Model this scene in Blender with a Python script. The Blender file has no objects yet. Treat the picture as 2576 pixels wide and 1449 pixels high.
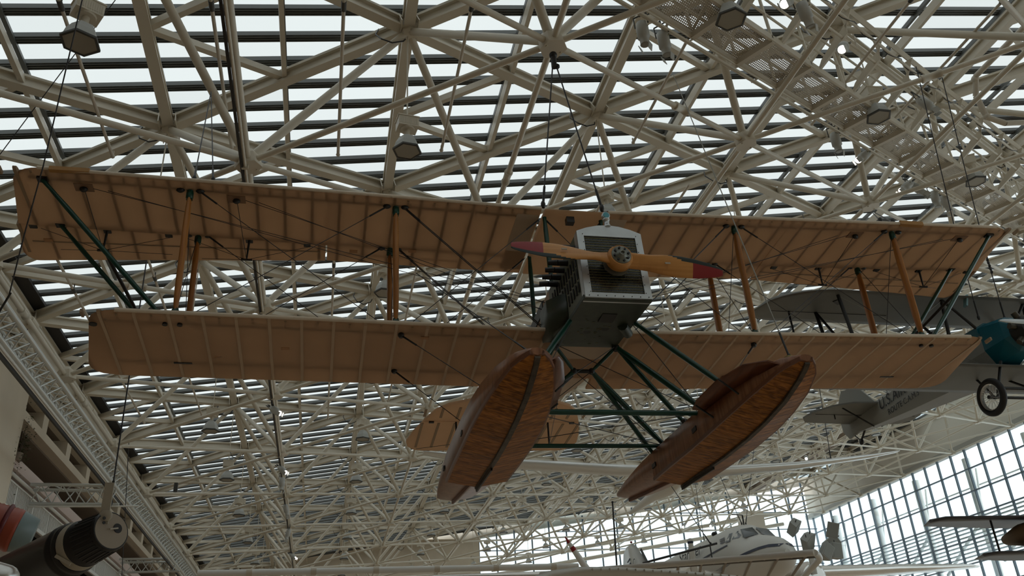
import bpy, bmesh, math, random
from mathutils import Matrix, Vector, Euler
random.seed(7)
SC = bpy.context.scene
COL = SC.collection
PI = math.pi
# ------------------------------------------------------------------ camera
CAM = Vector((0, 0, 1.6))
RX = Vector((0.97894129, -0.19752259, -0.0515634))      # camera right in the hall's axes
DN = Vector((0.04571973, 0.4583048, -0.8876184))        # camera down
FW = Vector((0.19895644, 0.86656883, 0.45768417))       # camera forward
cam = bpy.data.cameras.new('camera')
cam.sensor_width = 36.0
cam.lens = 2169.68 / 2576 * 36
cam.clip_end = 400
cam_o = bpy.data.objects.new('camera', cam)
COL.objects.link(cam_o)
cam_o.matrix_world = Matrix(((RX.x, -DN.x, -FW.x, CAM.x), (RX.y, -DN.y, -FW.y, CAM.y), (RX.z, -DN.z, -FW.z, CAM.z), (0, 0, 0, 1)))
SC.camera = cam_o
# ------------------------------------------------------------------ sky, exposure
wd = bpy.data.worlds.new('sky'); SC.world = wd; wd.use_nodes = True
bg = wd.node_tree.nodes['Background']
bg.inputs['Color'].default_value = (0.92, 0.985, 1.0, 1)
bg.inputs['Strength'].default_value = 1.65
SC.view_settings.view_transform = 'Standard'
SC.view_settings.look = 'None'
SC.view_settings.exposure = 0.0
SC.view_settings.gamma = 1.0
SC.view_settings.use_curve_mapping = False
SC.cycles.max_bounces = 9
SC.cycles.diffuse_bounces = 6
SC.cycles.glossy_bounces = 3
SC.cycles.transmission_bounces = 4
SC.cycles.transparent_max_bounces = 12
SC.cycles.caustics_reflective = False
SC.cycles.caustics_refractive = False
SC.cycles.sample_clamp_indirect = 6.0

# ------------------------------------------------------------------ helpers
def project(p):
    d = Vector(p) - CAM
    z = d.dot(FW)
    if z < 0.3: return None
    return (1288 + 2169.68 * d.dot(RX) / z, 724.5 + 2169.68 * d.dot(DN) / z, z)
def seen(p, m=120):
    q = project(p)
    return q is not None and -m < q[0] < 2576 + m and -m < q[1] < 1449 + m

MATS = {}
def mat(name, col, rough=0.5, metal=0.0, spec=0.5, trans=0.0, noise=None, bump=None, rnd=0.0):
    """principled material; noise = (scale, amount), stains in the paint; rnd = colour step from piece to piece; trans = thin translucency"""
    if name in MATS: return MATS[name]
    m = bpy.data.materials.new(name); m.use_nodes = True
    nt = m.node_tree; N = nt.nodes; Lk = nt.links
    b = N['Principled BSDF']
    b.inputs['Base Color'].default_value = (*col, 1); b.inputs['Roughness'].default_value = rough
    b.inputs['Metallic'].default_value = metal; b.inputs['Specular IOR Level'].default_value = spec
    src = None
    if noise or rnd:
        tc = N.new('ShaderNodeTexCoord'); hs = N.new('ShaderNodeHueSaturation')
        hs.inputs['Color'].default_value = (*col, 1)
        val = N.new('ShaderNodeMath'); val.operation = 'ADD'; val.inputs[0].default_value = 1.0; val.inputs[1].default_value = 0.0
        if noise:
            nz = N.new('ShaderNodeTexNoise'); nz.inputs['Scale'].default_value = noise[0]; nz.inputs['Detail'].default_value = 4
            Lk.new(tc.outputs['Object'], nz.inputs['Vector'])
            mr = N.new('ShaderNodeMapRange'); mr.inputs[1].default_value = .3; mr.inputs[2].default_value = .7
            mr.inputs[3].default_value = 1 - noise[1]; mr.inputs[4].default_value = 1 + noise[1]
            Lk.new(nz.outputs['Fac'], mr.inputs[0]); Lk.new(mr.outputs[0], val.inputs[0])
        if rnd:
            oi = N.new('ShaderNodeObjectInfo'); mr2 = N.new('ShaderNodeMapRange')
            mr2.inputs[3].default_value = -rnd; mr2.inputs[4].default_value = rnd
            Lk.new(oi.outputs['Random'], mr2.inputs[0]); Lk.new(mr2.outputs[0], val.inputs[1])
        Lk.new(val.outputs[0], hs.inputs['Value']); Lk.new(hs.outputs[0], b.inputs['Base Color']); src = hs.outputs[0]
    if trans:
        t = N.new('ShaderNodeBsdfTranslucent'); t.inputs['Color'].default_value = (*col, 1)
        if src: Lk.new(src, t.inputs['Color'])
        mx = N.new('ShaderNodeMixShader'); mx.inputs[0].default_value = trans
        Lk.new(b.outputs[0], mx.inputs[1]); Lk.new(t.outputs[0], mx.inputs[2])
        Lk.new(mx.outputs[0], N['Material Output'].inputs['Surface'])
    if bump:
        tc = N.new('ShaderNodeTexCoord'); nz = N.new('ShaderNodeTexNoise'); nz.inputs['Scale'].default_value = bump[0]
        bp = N.new('ShaderNodeBump'); bp.inputs['Strength'].default_value = bump[1]
        Lk.new(tc.outputs['Object'], nz.inputs['Vector']); Lk.new(nz.outputs['Fac'], bp.inputs['Height']); Lk.new(bp.outputs[0], b.inputs['Normal'])
    MATS[name] = m
    return m
def mat_wood(name, c1, c2, axis, scale, rough=0.4, rnd=0.12, spec=0.4):
    """long grain along one object axis (0 x, 1 y, 2 z)"""
    if name in MATS: return MATS[name]
    m = bpy.data.materials.new(name); m.use_nodes = True
    nt = m.node_tree; N = nt.nodes; Lk = nt.links; b = N['Principled BSDF']
    tc = N.new('ShaderNodeTexCoord'); mp = N.new('ShaderNodeMapping')
    s = [scale] * 3; s[axis] = scale * 0.06; mp.inputs['Scale'].default_value = s
    oi = N.new('ShaderNodeObjectInfo'); ad = N.new('ShaderNodeVectorMath'); ad.operation = 'ADD'
    mu = N.new('ShaderNodeMath'); mu.operation = 'MULTIPLY'; mu.inputs[1].default_value = 37.0
    Lk.new(oi.outputs['Random'], mu.inputs[0]); Lk.new(tc.outputs['Object'], mp.inputs['Vector'])
    Lk.new(mp.outputs[0], ad.inputs[0]); Lk.new(mu.outputs[0], ad.inputs[1])
    nz = N.new('ShaderNodeTexNoise'); nz.inputs['Scale'].default_value = 1.0; nz.inputs['Detail'].default_value = 5; nz.inputs['Distortion'].default_value = 0.6
    Lk.new(ad.outputs[0], nz.inputs['Vector'])
    cr = N.new('ShaderNodeValToRGB'); cr.color_ramp.elements[0].position = .36; cr.color_ramp.elements[1].position = .64
    cr.color_ramp.elements[0].color = (*c1, 1); cr.color_ramp.elements[1].color = (*c2, 1)
    Lk.new(nz.outputs['Fac'], cr.inputs[0])
    hs = N.new('ShaderNodeHueSaturation'); mr = N.new('ShaderNodeMapRange'); mr.inputs[3].default_value = 1 - rnd; mr.inputs[4].default_value = 1 + rnd
    Lk.new(oi.outputs['Random'], mr.inputs[0]); Lk.new(mr.outputs[0], hs.inputs['Value']); Lk.new(cr.outputs[0], hs.inputs['Color'])
    Lk.new(hs.outputs[0], b.inputs['Base Color']); b.inputs['Roughness'].default_value = rough; b.inputs['Specular IOR Level'].default_value = spec
    MATS[name] = m
    return m
def mat_emit(name, col, strength):
    m = bpy.data.materials.new(name); m.use_nodes = True; N = m.node_tree.nodes
    e = N.new('ShaderNodeEmission'); e.inputs[0].default_value = (*col, 1); e.inputs[1].default_value = strength
    m.node_tree.links.new(e.outputs[0], N['Material Output'].inputs['Surface']); return m

STEEL = mat('painted_steel', (0.58, 0.525, 0.425), 0.45, noise=(1.3, .05))
STEEL2 = mat('painted_steel_tube', (0.62, 0.57, 0.47), 0.4)
BAR = mat('glazing_bar_metal', (0.10, 0.105, 0.10), 0.45)
PANEL = mat('cream_panel', (0.62, 0.56, 0.47), 0.7)
GUTTER = mat('dark_gutter', (0.02, 0.018, 0.016), 0.7)
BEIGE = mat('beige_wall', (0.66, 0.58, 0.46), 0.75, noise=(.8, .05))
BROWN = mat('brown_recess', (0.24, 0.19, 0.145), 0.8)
PINK = mat('pinkish_ledge', (0.66, 0.54, 0.49), 0.6)
FLOORM = mat('floor_bounce', (0.58, 0.46, 0.345), 0.9, noise=(2.0, .1))  # unseen floor; pale warm tone set for light bounced onto the undersides
FABRIC = mat('doped_fabric', (0.66, 0.48, 0.325), 0.6, trans=0.6, noise=(1.2, .05), spec=.25)
FABRIC_OP = mat('doped_fabric_tape', (0.50, 0.385, 0.28), 0.6, noise=(2.0, .06), spec=.25)
TAPE = mat('rib_tape', (0.50, 0.375, 0.26), 0.6, spec=.25)
LEADE = mat('leading_edge_skylit', (0.66, 0.56, 0.44), 0.5, noise=(4, .06))  # paler than the wing fabric: sky light on the nose put into the colour
RIBW = mat('rib_wood', (0.30, 0.21, 0.13), 0.7)
STRUTW = mat_wood('varnished_strut', (0.33, 0.125, 0.028), (0.42, 0.185, 0.05), 2, 14, 0.35, .08)
PLANKW = mat_wood('float_plank', (0.14, 0.046, 0.008), (0.40, 0.15, 0.025), 0, 26, 0.45, .16, .2)
HULLW = mat_wood('float_side_veneer', (0.20, 0.085, 0.04), (0.31, 0.14, 0.07), 2, 18, 0.3, .05, .3)
FINW = mat_wood('splash_board_wood', (0.12, 0.04, 0.018), (0.2, 0.07, 0.03), 1, 14, .35)
PROPW = mat_wood('propeller_wood', (0.52, 0.23, 0.058), (0.64, 0.31, 0.095), 0, 12, 0.32, 0.03)
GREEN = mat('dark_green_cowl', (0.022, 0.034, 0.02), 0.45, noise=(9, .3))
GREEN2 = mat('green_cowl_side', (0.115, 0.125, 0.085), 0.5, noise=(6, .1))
SGREEN = mat('green_enamel', (0.004, 0.05, 0.032), 0.3)
BLACKM = mat('black_metal', (0.012, 0.011, 0.01), 0.45)
ALU = mat('radiator_shell', (0.62, 0.66, 0.68), 0.38, metal=0.75, noise=(7, .06))
BRASS = mat('brass_fin', (0.34, 0.30, 0.13), 0.35, metal=.6)
RED = mat('red_tip', (0.27, 0.012, 0.016), 0.35)
SHEATH = mat('dark_sheath', (0.012, 0.026, 0.024), 0.4)
HUBM = mat('grey_hub_plate', (0.2, 0.21, 0.18), 0.4, metal=.5)
CABLE = mat('cable_steel', (0.03, 0.03, 0.035), 0.5)
CABLEL = mat('light_cable', (0.32, 0.32, 0.28), 0.5)
WHITE = mat('white_paint', (0.74, 0.74, 0.70), 0.35)
SILVER = mat('silver_tube', (0.66, 0.66, 0.64), 0.28, metal=.8)
BRUSHED = mat('truss_aluminium', (0.66, 0.68, 0.66), 0.35, metal=.55)

class MB:
    """collects shapes and links them as one mesh object"""
    def __init__(s): s.v = []; s.f = []; s.sm = []
    def add(s, vs, fs, smooth=False):
        o = len(s.v); s.v += [tuple(p) for p in vs]; s.f += [tuple(i + o for i in f) for f in fs]; s.sm += [smooth] * len(fs); return s
    def box(s, c, d, rot=None):
        c = Vector(c); hx, hy, hz = d[0] / 2, d[1] / 2, d[2] / 2
        vs = [Vector((x, y, z)) for x in (-hx, hx) for y in (-hy, hy) for z in (-hz, hz)]
        if rot is not None: vs = [rot @ p for p in vs]
        return s.add([p + c for p in vs], [(0, 1, 3, 2), (4, 6, 7, 5), (0, 4, 5, 1), (2, 3, 7, 6), (0, 2, 6, 4), (1, 5, 7, 3)])
    def tube(s, p, q, r, n=8, r2=None, caps=True, up=None, flat=1.0):
        p, q = Vector(p), Vector(q); d = (q - p)
        if d.length < 1e-6: return s
        d.normalize(); a = Vector(up) if up else (Vector((0, 0, 1)) if abs(d.z) < .9 else Vector((1, 0, 0)))
        x = d.cross(a).normalized(); y = x.cross(d); r2 = r if r2 is None else r2
        vs = []
        for c, rr in ((p, r), (q, r2)):
            for i in range(n):
                t = 2 * PI * i / n; vs.append(c + x * (math.cos(t) * rr * flat) + y * (math.sin(t) * rr))
        fs = [(i, (i + 1) % n, n + (i + 1) % n, n + i) for i in range(n)]
        s.add(vs, fs, True)
        if caps: s.add(vs, [tuple(range(n - 1, -1, -1)), tuple(range(n, 2 * n))])
        return s
    def path(s, pts, r, n=8):
        for a, b in zip(pts[:-1], pts[1:]): s.tube(a, b, r, n)
        return s
    def loft(s, rings, closed=True, caps=True, smooth=True):
        n = len(rings[0]); vs = [p for r in rings for p in r]; fs = []
        for k in range(len(rings) - 1):
            for i in range(n if closed else n - 1):
                j = (i + 1) % n; fs.append((k * n + i, k * n + j, (k + 1) * n + j, (k + 1) * n + i))
        s.add(vs, fs, smooth)
        if caps and closed: s.add(vs, [tuple(range(n - 1, -1, -1)), tuple((len(rings) - 1) * n + i for i in range(n))])
        return s
    def lathe(s, prof, c, axis, n=16, smooth=True):
        """prof: list of (distance along axis, radius)"""
        a = Vector(axis).normalized(); u = a.cross(Vector((0, 0, 1)) if abs(a.z) < .9 else Vector((1, 0, 0))).normalized(); w = a.cross(u); c = Vector(c)
        return s.loft([[c + a * h + (u * math.cos(2 * PI * i / n) + w * math.sin(2 * PI * i / n)) * max(r, 1e-4) for i in range(n)] for h, r in prof], True, True, smooth)
    def ball(s, c, r, n=10, sq=(1, 1, 1)):
        c = Vector(c); rings = []
        for k in range(1, n // 2 + 1):
            t = PI * k / (n // 2 + 1)
            rings.append([c + Vector((math.sin(t) * math.cos(2 * PI * i / n) * r * sq[0], math.sin(t) * math.sin(2 * PI * i / n) * r * sq[1], math.cos(t) * r * sq[2])) for i in range(n)])
        return s.loft(rings)
    def prism(s, poly, off):
        off = Vector(off); n = len(poly); a = [Vector(p) for p in poly]; vs = a + [p + off for p in a]
        return s.add(vs, [tuple(range(n - 1, -1, -1)), tuple(range(n, 2 * n))] + [(i, (i + 1) % n, n + (i + 1) % n, n + i) for i in range(n)])
    def mesh(s, name, m):
        me = bpy.data.meshes.new(name); me.from_pydata(s.v, [], s.f)
        me.polygons.foreach_set('use_smooth', s.sm); me.materials.append(m); me.update()
        if len(s.v) < 60000:
            bm = bmesh.new(); bm.from_mesh(me); bmesh.ops.recalc_face_normals(bm, faces=bm.faces); bm.to_mesh(me); bm.free()
        return me
    def build(s, name, m, parent=None, label=None, kind=None):
        return link(name, s.mesh(name, m), parent, label, kind)
def link(name, me, parent=None, label=None, kind=None):
    o = bpy.data.objects.new(name, me); COL.objects.link(o); o.parent = parent
    if label: o['label'] = label
    if kind: o['kind'] = kind
    return o
def thing(name, label, cat, loc=(0, 0, 0), group=None, rot=None):
    o = bpy.data.objects.new(name, None); COL.objects.link(o); o.location = loc; o.empty_display_size = .2
    if rot is not None: o.rotation_euler = rot
    return tag(o, label, cat, group)
def tag(o, label, cat, group=None):
    o['label'] = label; o['category'] = cat
    if group: o['group'] = group
    return o
def structure(name, label=None):
    o = bpy.data.objects.new(name, None); COL.objects.link(o); o['kind'] = 'structure'
    if label: o['label'] = label
    return o
def copy_tree(o, parent=None):
    c = o.copy(); COL.objects.link(c); c.parent = parent
    for ch in o.children: copy_tree(ch, c)
    return c
def unit_tube(n=8):
    return MB().tube((0, 0, 0), (0, 0, 1), 1, n, caps=False)
def bar_matrix(p, q, sx, sy, up=None):
    p, q = Vector(p), Vector(q); d = q - p; l = d.length; d = d / l
    a = Vector(up) if up is not None else (Vector((0, 0, 1)) if abs(d.z) < .9 else Vector((1, 0, 0)))
    x = a.cross(d).normalized(); y = d.cross(x)
    m = Matrix(((x.x * sx, y.x * sy, d.x * l, p.x), (x.y * sx, y.y * sy, d.y * l, p.y), (x.z * sx, y.z * sy, d.z * l, p.z), (0, 0, 0, 1)))
    return m
def pieces(name, me, mats_, parent, limit=300):
    """one object per piece (shared mesh); past the limit, the ones that show smallest go into one stuff part"""
    def key(m):
        c = m @ Vector((0, 0, .5)); q = project(c)
        if q is None: return 1e6
        return q[2] + (0 if seen(c) else 500)
    ms = sorted(mats_, key=key)
    for m in ms[:limit]:
        o = link(name, me, parent); o.matrix_local = m
    if len(ms) > limit:
        vs = [v.co.copy() for v in me.vertices]; fs = [tuple(p.vertices) for p in me.polygons]; sm = me.polygons[0].use_smooth
        b = MB()
        for m in ms[limit:]: b.add([m @ v for v in vs], fs, sm)
        b.build(name, me.materials[0], parent, kind='stuff')
# ================================================================== the roof: octet space frame on a triangular grid
L = 6.15
TO = Vector((1.228232, 13.830824, 15.070429)); TW = Vector((5.146422, 3.075, 0.750969)); TV = Vector((0, L, 0)); BO = Vector((2.193273, -3.075, -3.024056))
RN = Vector((-0.1443, 0, 0.98953))                       # roof normal
def Tn(k, j): return TO + TW * k + TV * j
def Bn(k, j): return TO + BO + TW * k + TV * j
def roof_z(x): return TO.z + 0.14592 * (x - TO.x)
Y0, Y1, X0, X1 = -12.0, 74.0, -9.3, 45.0
def inT(p): return X0 - .3 < p.x < X1 + .2 and Y0 < p.y < Y1 + 1
nodes = {(k, j): Tn(k, j) for k in range(-2, 9) for j in range(-9, 13) if inT(Tn(k, j))}
bnodes = {(k, j): Bn(k, j) for k in range(-2, 9) for j in range(-9, 13) if inT(Bn(k, j))}
ceiling = structure('ceiling', 'sloping skylight roof of frosted panes on grey glazing bars')
frame = structure('roof_space_frame', 'cream painted steel space frame under the skylight roof')
# --- sections
def i_section(w, h, tw, tf):
    pr = [(-w/2, -h/2), (w/2, -h/2), (w/2, -h/2 + tf), (tw/2, -h/2 + tf), (tw/2, h/2 - tf), (w/2, h/2 - tf), (w/2, h/2), (-w/2, h/2), (-w/2, h/2 - tf), (-tw/2, h/2 - tf), (-tw/2, -h/2 + tf), (-w/2, -h/2 + tf)]
    return MB().add([(x, y, 0) for x, y in pr] + [(x, y, 1) for x, y in pr], [(i, (i + 1) % 12, 12 + (i + 1) % 12, 12 + i) for i in range(12)])
i_main = i_section(.23, .31, .08, .06).mesh('roof_beam', STEEL)
i_sec = MB().box((0, 0, .5), (.13, .16, 1)).mesh('secondary_beam', STEEL)
tube_me = unit_tube(10).mesh('tube', STEEL2)
dirs = [(0, 1), (1, 0), (1, -1)]
main, sec, chord, web = [], [], [], []
def half(k2, j2): return TO + TW * (k2 / 2) + TV * (j2 / 2)
for (k, j), p in nodes.items():
    for a, b in dirs:
        if (k + a, j + b) in nodes: main.append(bar_matrix(p, nodes[(k + a, j + b)], 1, 1, RN))
for (k, j), p in nodes.items():                          # braces from the middle of each long beam to the middles of the slanting ones
    m_ = p + TV * .5 + RN * .02
    if (k, j + 1) in nodes and (k + 1, j) in nodes:
        sec.append(bar_matrix(m_, p + TW * .5 + RN * .02, 1, 1, RN)); sec.append(bar_matrix(m_, p + (TV + TW) * .5 + RN * .02, 1, 1, RN))
for (k, j), p in bnodes.items():
    for a, b in dirs:
        if (k + a, j + b) in bnodes: chord.append(bar_matrix(p, bnodes[(k + a, j + b)], .058, .058))
for (k, j), p in nodes.items():
    for a, b in ((0, 0), (0, 1), (-1, 1)):
        q = bnodes.get((k + a, j + b))
        if q is not None: web.append(bar_matrix(p - RN * .12, q + RN * .05, .084, .084))
pieces('roof_beam', i_main, main, frame)
pieces('secondary_beam', i_sec, sec, frame)
pieces('bottom_chord', tube_me, chord, frame)
pieces('web_strut', tube_me, web, frame)
# hubs: hexagonal plated nodes
def hexring(r, z, ph=0): return [(r * math.cos(PI / 3 * i + ph), r * math.sin(PI / 3 * i + ph), z) for i in range(6)]
hb = MB().loft([hexring(.16, .21), hexring(.23, .11), hexring(.25, -.09), hexring(.25, -.12)], True, True, False)
for i in range(6):
    a = PI / 3 * i + PI / 6
    if i % 3 == 0: hb.lathe([(-.14, .02), (-.11, .02)], (.17 * math.cos(a), .17 * math.sin(a), 0), (0, 0, 1), 6)
hub_me = hb.mesh('hub', STEEL)
tilt = Matrix.Rotation(-math.asin(.1443), 4, 'Y')
hm = [Matrix.Translation(p) @ tilt for p in bnodes.values()]
pieces('hub', hub_me, hm, frame)
gp = MB()
for s in (-1, 1):
    gp.prism([(s * .17, .02, -.2), (s * .17, .42, -.2), (s * .17, .2, .2), (s * .17, .02, .2)], (s * .02, 0, 0))
    gp.prism([(s * .17, -.02, -.2), (s * .17, -.42, -.2), (s * .17, -.2, .2), (s * .17, -.02, .2)], (s * .02, 0, 0))
gp.lathe([(-.27, .17), (-.2, .2), (.1, .2)], (0, 0, 0), (0, 0, 1), 8, False)
for k_ in range(5): gp.box((-.22, .12, -.14 + .07 * k_), (.06, .05, .035))
gus_me = gp.mesh('gusset', STEEL)
pieces('gusset', gus_me, [Matrix.Translation(p) @ tilt for p in nodes.values()], frame)
# sleeves on a few chords
sl = MB().lathe([(0, .092), (.06, .092), (.061, .078), (.34, .078), (.341, .092), (.40, .092)], (0, 0, 0), (0, 0, 1), 10).mesh('sleeve', STEEL2)
for a, b, t in (((0, 0), (0, 1), .62), ((0, 0), (1, 0), .58), ((1, 0), (2, -1), .62), ((2, 0), (3, -1), .66), ((-2, 2), (-1, 2), .45), ((3, 0), (4, -1), .6), ((-2, 3), (-2, 4), .3), ((-2, 2), (-2, 3), .35)):
    p, q = Bn(*a), Bn(*b); c = p.lerp(q, t); d = (q - p).normalized()
    m = bar_matrix(c, c + d, 1, 1); o = link('sleeve', sl, frame); o.matrix_local = m
# black cable loops at upper nodes
loop_m = []
lp = MB().path([Vector((-.55, .25, .1)), Vector((-.62, .1, -.2)), Vector((-.5, -.1, -.5)), Vector((-.28, -.15, -.62)), Vector((-.05, -.1, -.5)), Vector((0, 0, -.35))], .016, 5).mesh('cable_loop', BLACKM)
pieces('cable_loop', lp, [Matrix.Translation(p + Vector((-.05, 0, 0))) for p in nodes.values() if seen(p)], frame)
# --- skylight: purlins along the hall, glazing bars across, frosted panes
pw = MB().box((0, 0, .5), (.10, .22, 1)).mesh('purlin', STEEL)
pur = []; raf = []
k2s = range(-4, 18)
for k2 in k2s:
    x = TO.x + TW.x * k2 / 2; z = roof_z(x)
    if not X0 < x < X1: continue
    for i in range(14):
        ya = Y0 + i * L; yb = min(ya + L, Y1 + .4)
        if k2 % 2: pur.append(bar_matrix((x, ya, z + .02), (x, yb, z + .02), 1, 1, RN))
        raf.append(bar_matrix((x, ya, z + .33), (x, yb, z + .33), 1, 1, RN))
pieces('purlin', pw, pur, ceiling)
pieces('rafter', MB().box((0, 0, .5), (.085, .10, 1)).mesh('rafter', BAR), raf, ceiling)
# bars: a channel with three ridges
S = L / 8
PS = 1.25
prof = [(-.085, .05), (-.085, -.03), (-.06, -.03), (-.06, -.055), (-.04, -.055), (-.04, -.03), (-.012, -.03), (-.012, -.055), (.012, -.055), (.012, -.03), (.04, -.03), (.04, -.055), (.06, -.055), (.06, -.03), (.085, -.03), (.085, .05)]
prof = [(x * PS, y if y > 0 else y - .03) for x, y in prof]; np_ = len(prof)
bar_me = MB().add([(x, y, 0) for x, y in prof] + [(x, y, 1) for x, y in prof], [(i, (i + 1) % np_, np_ + (i + 1) % np_, np_ + i) for i in range(np_)]).mesh('glazing_bar', BAR)
GZ = .42
rows = int((Y1 - Y0) / S)
yb0 = 13.76 - S * int((13.76 - Y0) / S)
bars = []
for i in range(rows + 1):
    y = yb0 + i * S
    if y > Y1: break
    xe = 39.7 if y < 57.5 or y > 69.5 else 45.3
    bars.append(bar_matrix((-9.2, y, roof_z(-9.2) + GZ), (xe, y, roof_z(xe) + GZ), 1, 1, RN))
pieces('glazing_bar', bar_me, bars, ceiling)
def mat_pane():
    m = bpy.data.materials.new('frosted_pane'); m.use_nodes = True; N = m.node_tree.nodes; Lk = m.node_tree.links
    t = N.new('ShaderNodeBsdfTranslucent'); d = N.new('ShaderNodeBsdfDiffuse'); d.inputs[0].default_value = (.6, .6, .58, 1)
    oi = N.new('ShaderNodeObjectInfo'); mr = N.new('ShaderNodeMapRange'); mr.inputs[3].default_value = .93; mr.inputs[4].default_value = 1.03
    hs = N.new('ShaderNodeHueSaturation'); hs.inputs['Color'].default_value = (.60, .61, .60, 1)
    Lk.new(oi.outputs['Random'], mr.inputs[0]); Lk.new(mr.outputs[0], hs.inputs['Value']); Lk.new(hs.outputs[0], t.inputs[0])
    mx = N.new('ShaderNodeMixShader'); mx.inputs[0].default_value = .12
    Lk.new(t.outputs[0], mx.inputs[1]); Lk.new(d.outputs[0], mx.inputs[2]); Lk.new(mx.outputs[0], N['Material Output'].inputs['Surface'])
    return m
PANE = mat_pane()
dx = TW.x / 2
pane_me = MB().add([(-.5, 0, 0), (.5, 0, 0), (.5, 0, 1), (-.5, 0, 1)], [(0, 1, 2, 3)]).mesh('skylight_pane', PANE)
pan_me = MB().box((0, 0, .5), (1, .02, 1)).mesh('ceiling_panel', PANEL)
panes, panels = [], []
for k2 in k2s:
    xa = TO.x + TW.x * k2 / 2; xb = min(xa + dx, 45.4)
    if xa < -9.4 or xa > 45: continue
    if xa > 39: continue
    for i in range(-1, rows + 1):
        y = yb0 + i * S; 
        if y > Y1: break
        c0 = Vector((xa, y + S / 2, roof_z(xa) + GZ + .05)); c1 = Vector((xb, y + S / 2, roof_z(xb) + GZ + .05))
        opaque = (xa > 37.5 and 57 < y < 70) or (xa > 32 and y > 70) or y > 72.2
        (panels if opaque else panes).append(bar_matrix(c0, c1, S, 1, RN))
pieces('skylight_pane', pane_me, panes, ceiling)
pieces('ceiling_panel', pan_me, panels, ceiling)
PANEB = PANE.copy(); PANEB.name = 'bluish_pane'
for n_ in PANEB.node_tree.nodes:
    if n_.type == 'HUE_SAT': n_.inputs['Color'].default_value = (.50, .57, .59, 1)
pb_me = MB().add([(-.5, 0, 0), (.5, 0, 0), (.5, 0, 1), (-.5, 0, 1)], [(0, 1, 2, 3)]).mesh('roof_light_pane', PANEB)
eb_me = MB().box((0, 0, .5), (.10, .10, 1)).mesh('roof_light_bar', BAR)
pb_, ep_, eb_ = [], [], []
xg = [39.75 + 1.39 * i for i in range(5)]
for i in range(58):
    y = -12 + 1.5375 * i
    if y > 74: break
    for a in range(4):
        c0, c1 = Vector((xg[a], y + .77, roof_z(xg[a]) + GZ)), Vector((xg[a + 1], y + .77, roof_z(xg[a + 1]) + GZ))
        (ep_ if 57.5 < y + .7 < 69.5 else pb_).append(bar_matrix(c0, c1, 1.5375, 1, RN))
    eb_.append(bar_matrix((xg[0], y, roof_z(xg[0]) + GZ - .03), (xg[4], y, roof_z(xg[4]) + GZ - .03), 1, 1, RN))
for x in xg: eb_.append(bar_matrix((x, -12, roof_z(x) + GZ - .03), (x, 74, roof_z(x) + GZ - .03), 1, 1, RN))
pieces('roof_light_pane', pb_me, pb_, ceiling); pieces('end_panel', pan_me, ep_, ceiling); pieces('roof_light_bar', eb_me, eb_, ceiling)
# dark strip of beams where the panels begin
for q_ in range(3):
    x = 37.9 + .45 * q_
    MB().box((x, 63, roof_z(x) - .1), (.22, 24, .5)).build('panel_edge_beam', mat('edge_beam_brown', (.22, .165, .115), .7), ceiling)
# gutter beside the left eave
MB().box((-8.98, 31, roof_z(-9) + .30), (.62, 86, .12), Matrix.Rotation(-.145, 3, 'Y')).build('gutter', GUTTER, ceiling)
# roof hatch in the panels, its louvres open to the sky
h0 = Vector((40.6, 60.5, roof_z(40.6) + GZ - .05))
b = MB()
for i in range(6): b.box(h0 + Vector((-.9 + i * .36, 0, .052 * (i - 2.5))), (.1, 2.6, .06))
for i in range(4): b.box(h0 + Vector((0, -1.2 + i * .8, 0)), (2.0, .08, .05), Matrix.Rotation(-.145, 3, 'Y'))
b.build('roof_hatch', GUTTER, ceiling)

# ================================================================== floor and closed walls
fl = MB().box((15, 27, -.1), (62, 98, .2)).build('floor', FLOORM); fl['kind'] = 'structure'; tag(fl, 'unseen museum floor, its warm brown set to bounce light upward', 'floor'); del fl['category']
wf = MB().box((15, -21, 11), (62, .4, 22.5)).build('wall_front', BEIGE); wf['kind'] = 'structure'; wf['label'] = 'unseen beige wall added behind the viewer to keep sky light out'  # unseen, added so sky light does not flood in from behind
rf = MB().box((18, -16.5, roof_z(18) + GZ + .1), (55.6, 9.6, .12), Matrix.Rotation(-.145, 3, 'Y')).build('ceiling_rear_deck', PANEL, ceiling)

# ================================================================== left wall: eave beam, band, gallery
wl = structure('wall_left', 'left gallery wall with pier, beam, fins and lit ledge under the eave')
def bx(name, lo, hi, m, parent=wl):
    lo, hi = Vector(lo), Vector(hi)
    return MB().box((lo + hi) / 2, hi - lo).build(name, m, parent)
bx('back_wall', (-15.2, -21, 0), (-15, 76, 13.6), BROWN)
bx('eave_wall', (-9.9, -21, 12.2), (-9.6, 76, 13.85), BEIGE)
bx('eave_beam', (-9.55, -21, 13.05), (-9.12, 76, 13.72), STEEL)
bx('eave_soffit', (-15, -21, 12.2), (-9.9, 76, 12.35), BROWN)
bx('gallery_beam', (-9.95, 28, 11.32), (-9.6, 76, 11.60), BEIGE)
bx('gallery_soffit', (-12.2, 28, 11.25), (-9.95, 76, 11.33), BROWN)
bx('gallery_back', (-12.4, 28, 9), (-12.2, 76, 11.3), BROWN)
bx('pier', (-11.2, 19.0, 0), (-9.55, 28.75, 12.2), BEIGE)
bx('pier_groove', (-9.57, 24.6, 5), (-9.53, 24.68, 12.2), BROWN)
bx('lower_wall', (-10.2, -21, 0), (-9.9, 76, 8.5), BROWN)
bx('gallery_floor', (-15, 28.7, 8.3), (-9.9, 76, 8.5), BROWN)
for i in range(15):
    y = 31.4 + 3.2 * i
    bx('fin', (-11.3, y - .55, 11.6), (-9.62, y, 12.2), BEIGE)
    bx('fin_return', (-11.35, y, 11.6), (-11.2, y + 2.7, 12.2), BROWN)
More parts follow.
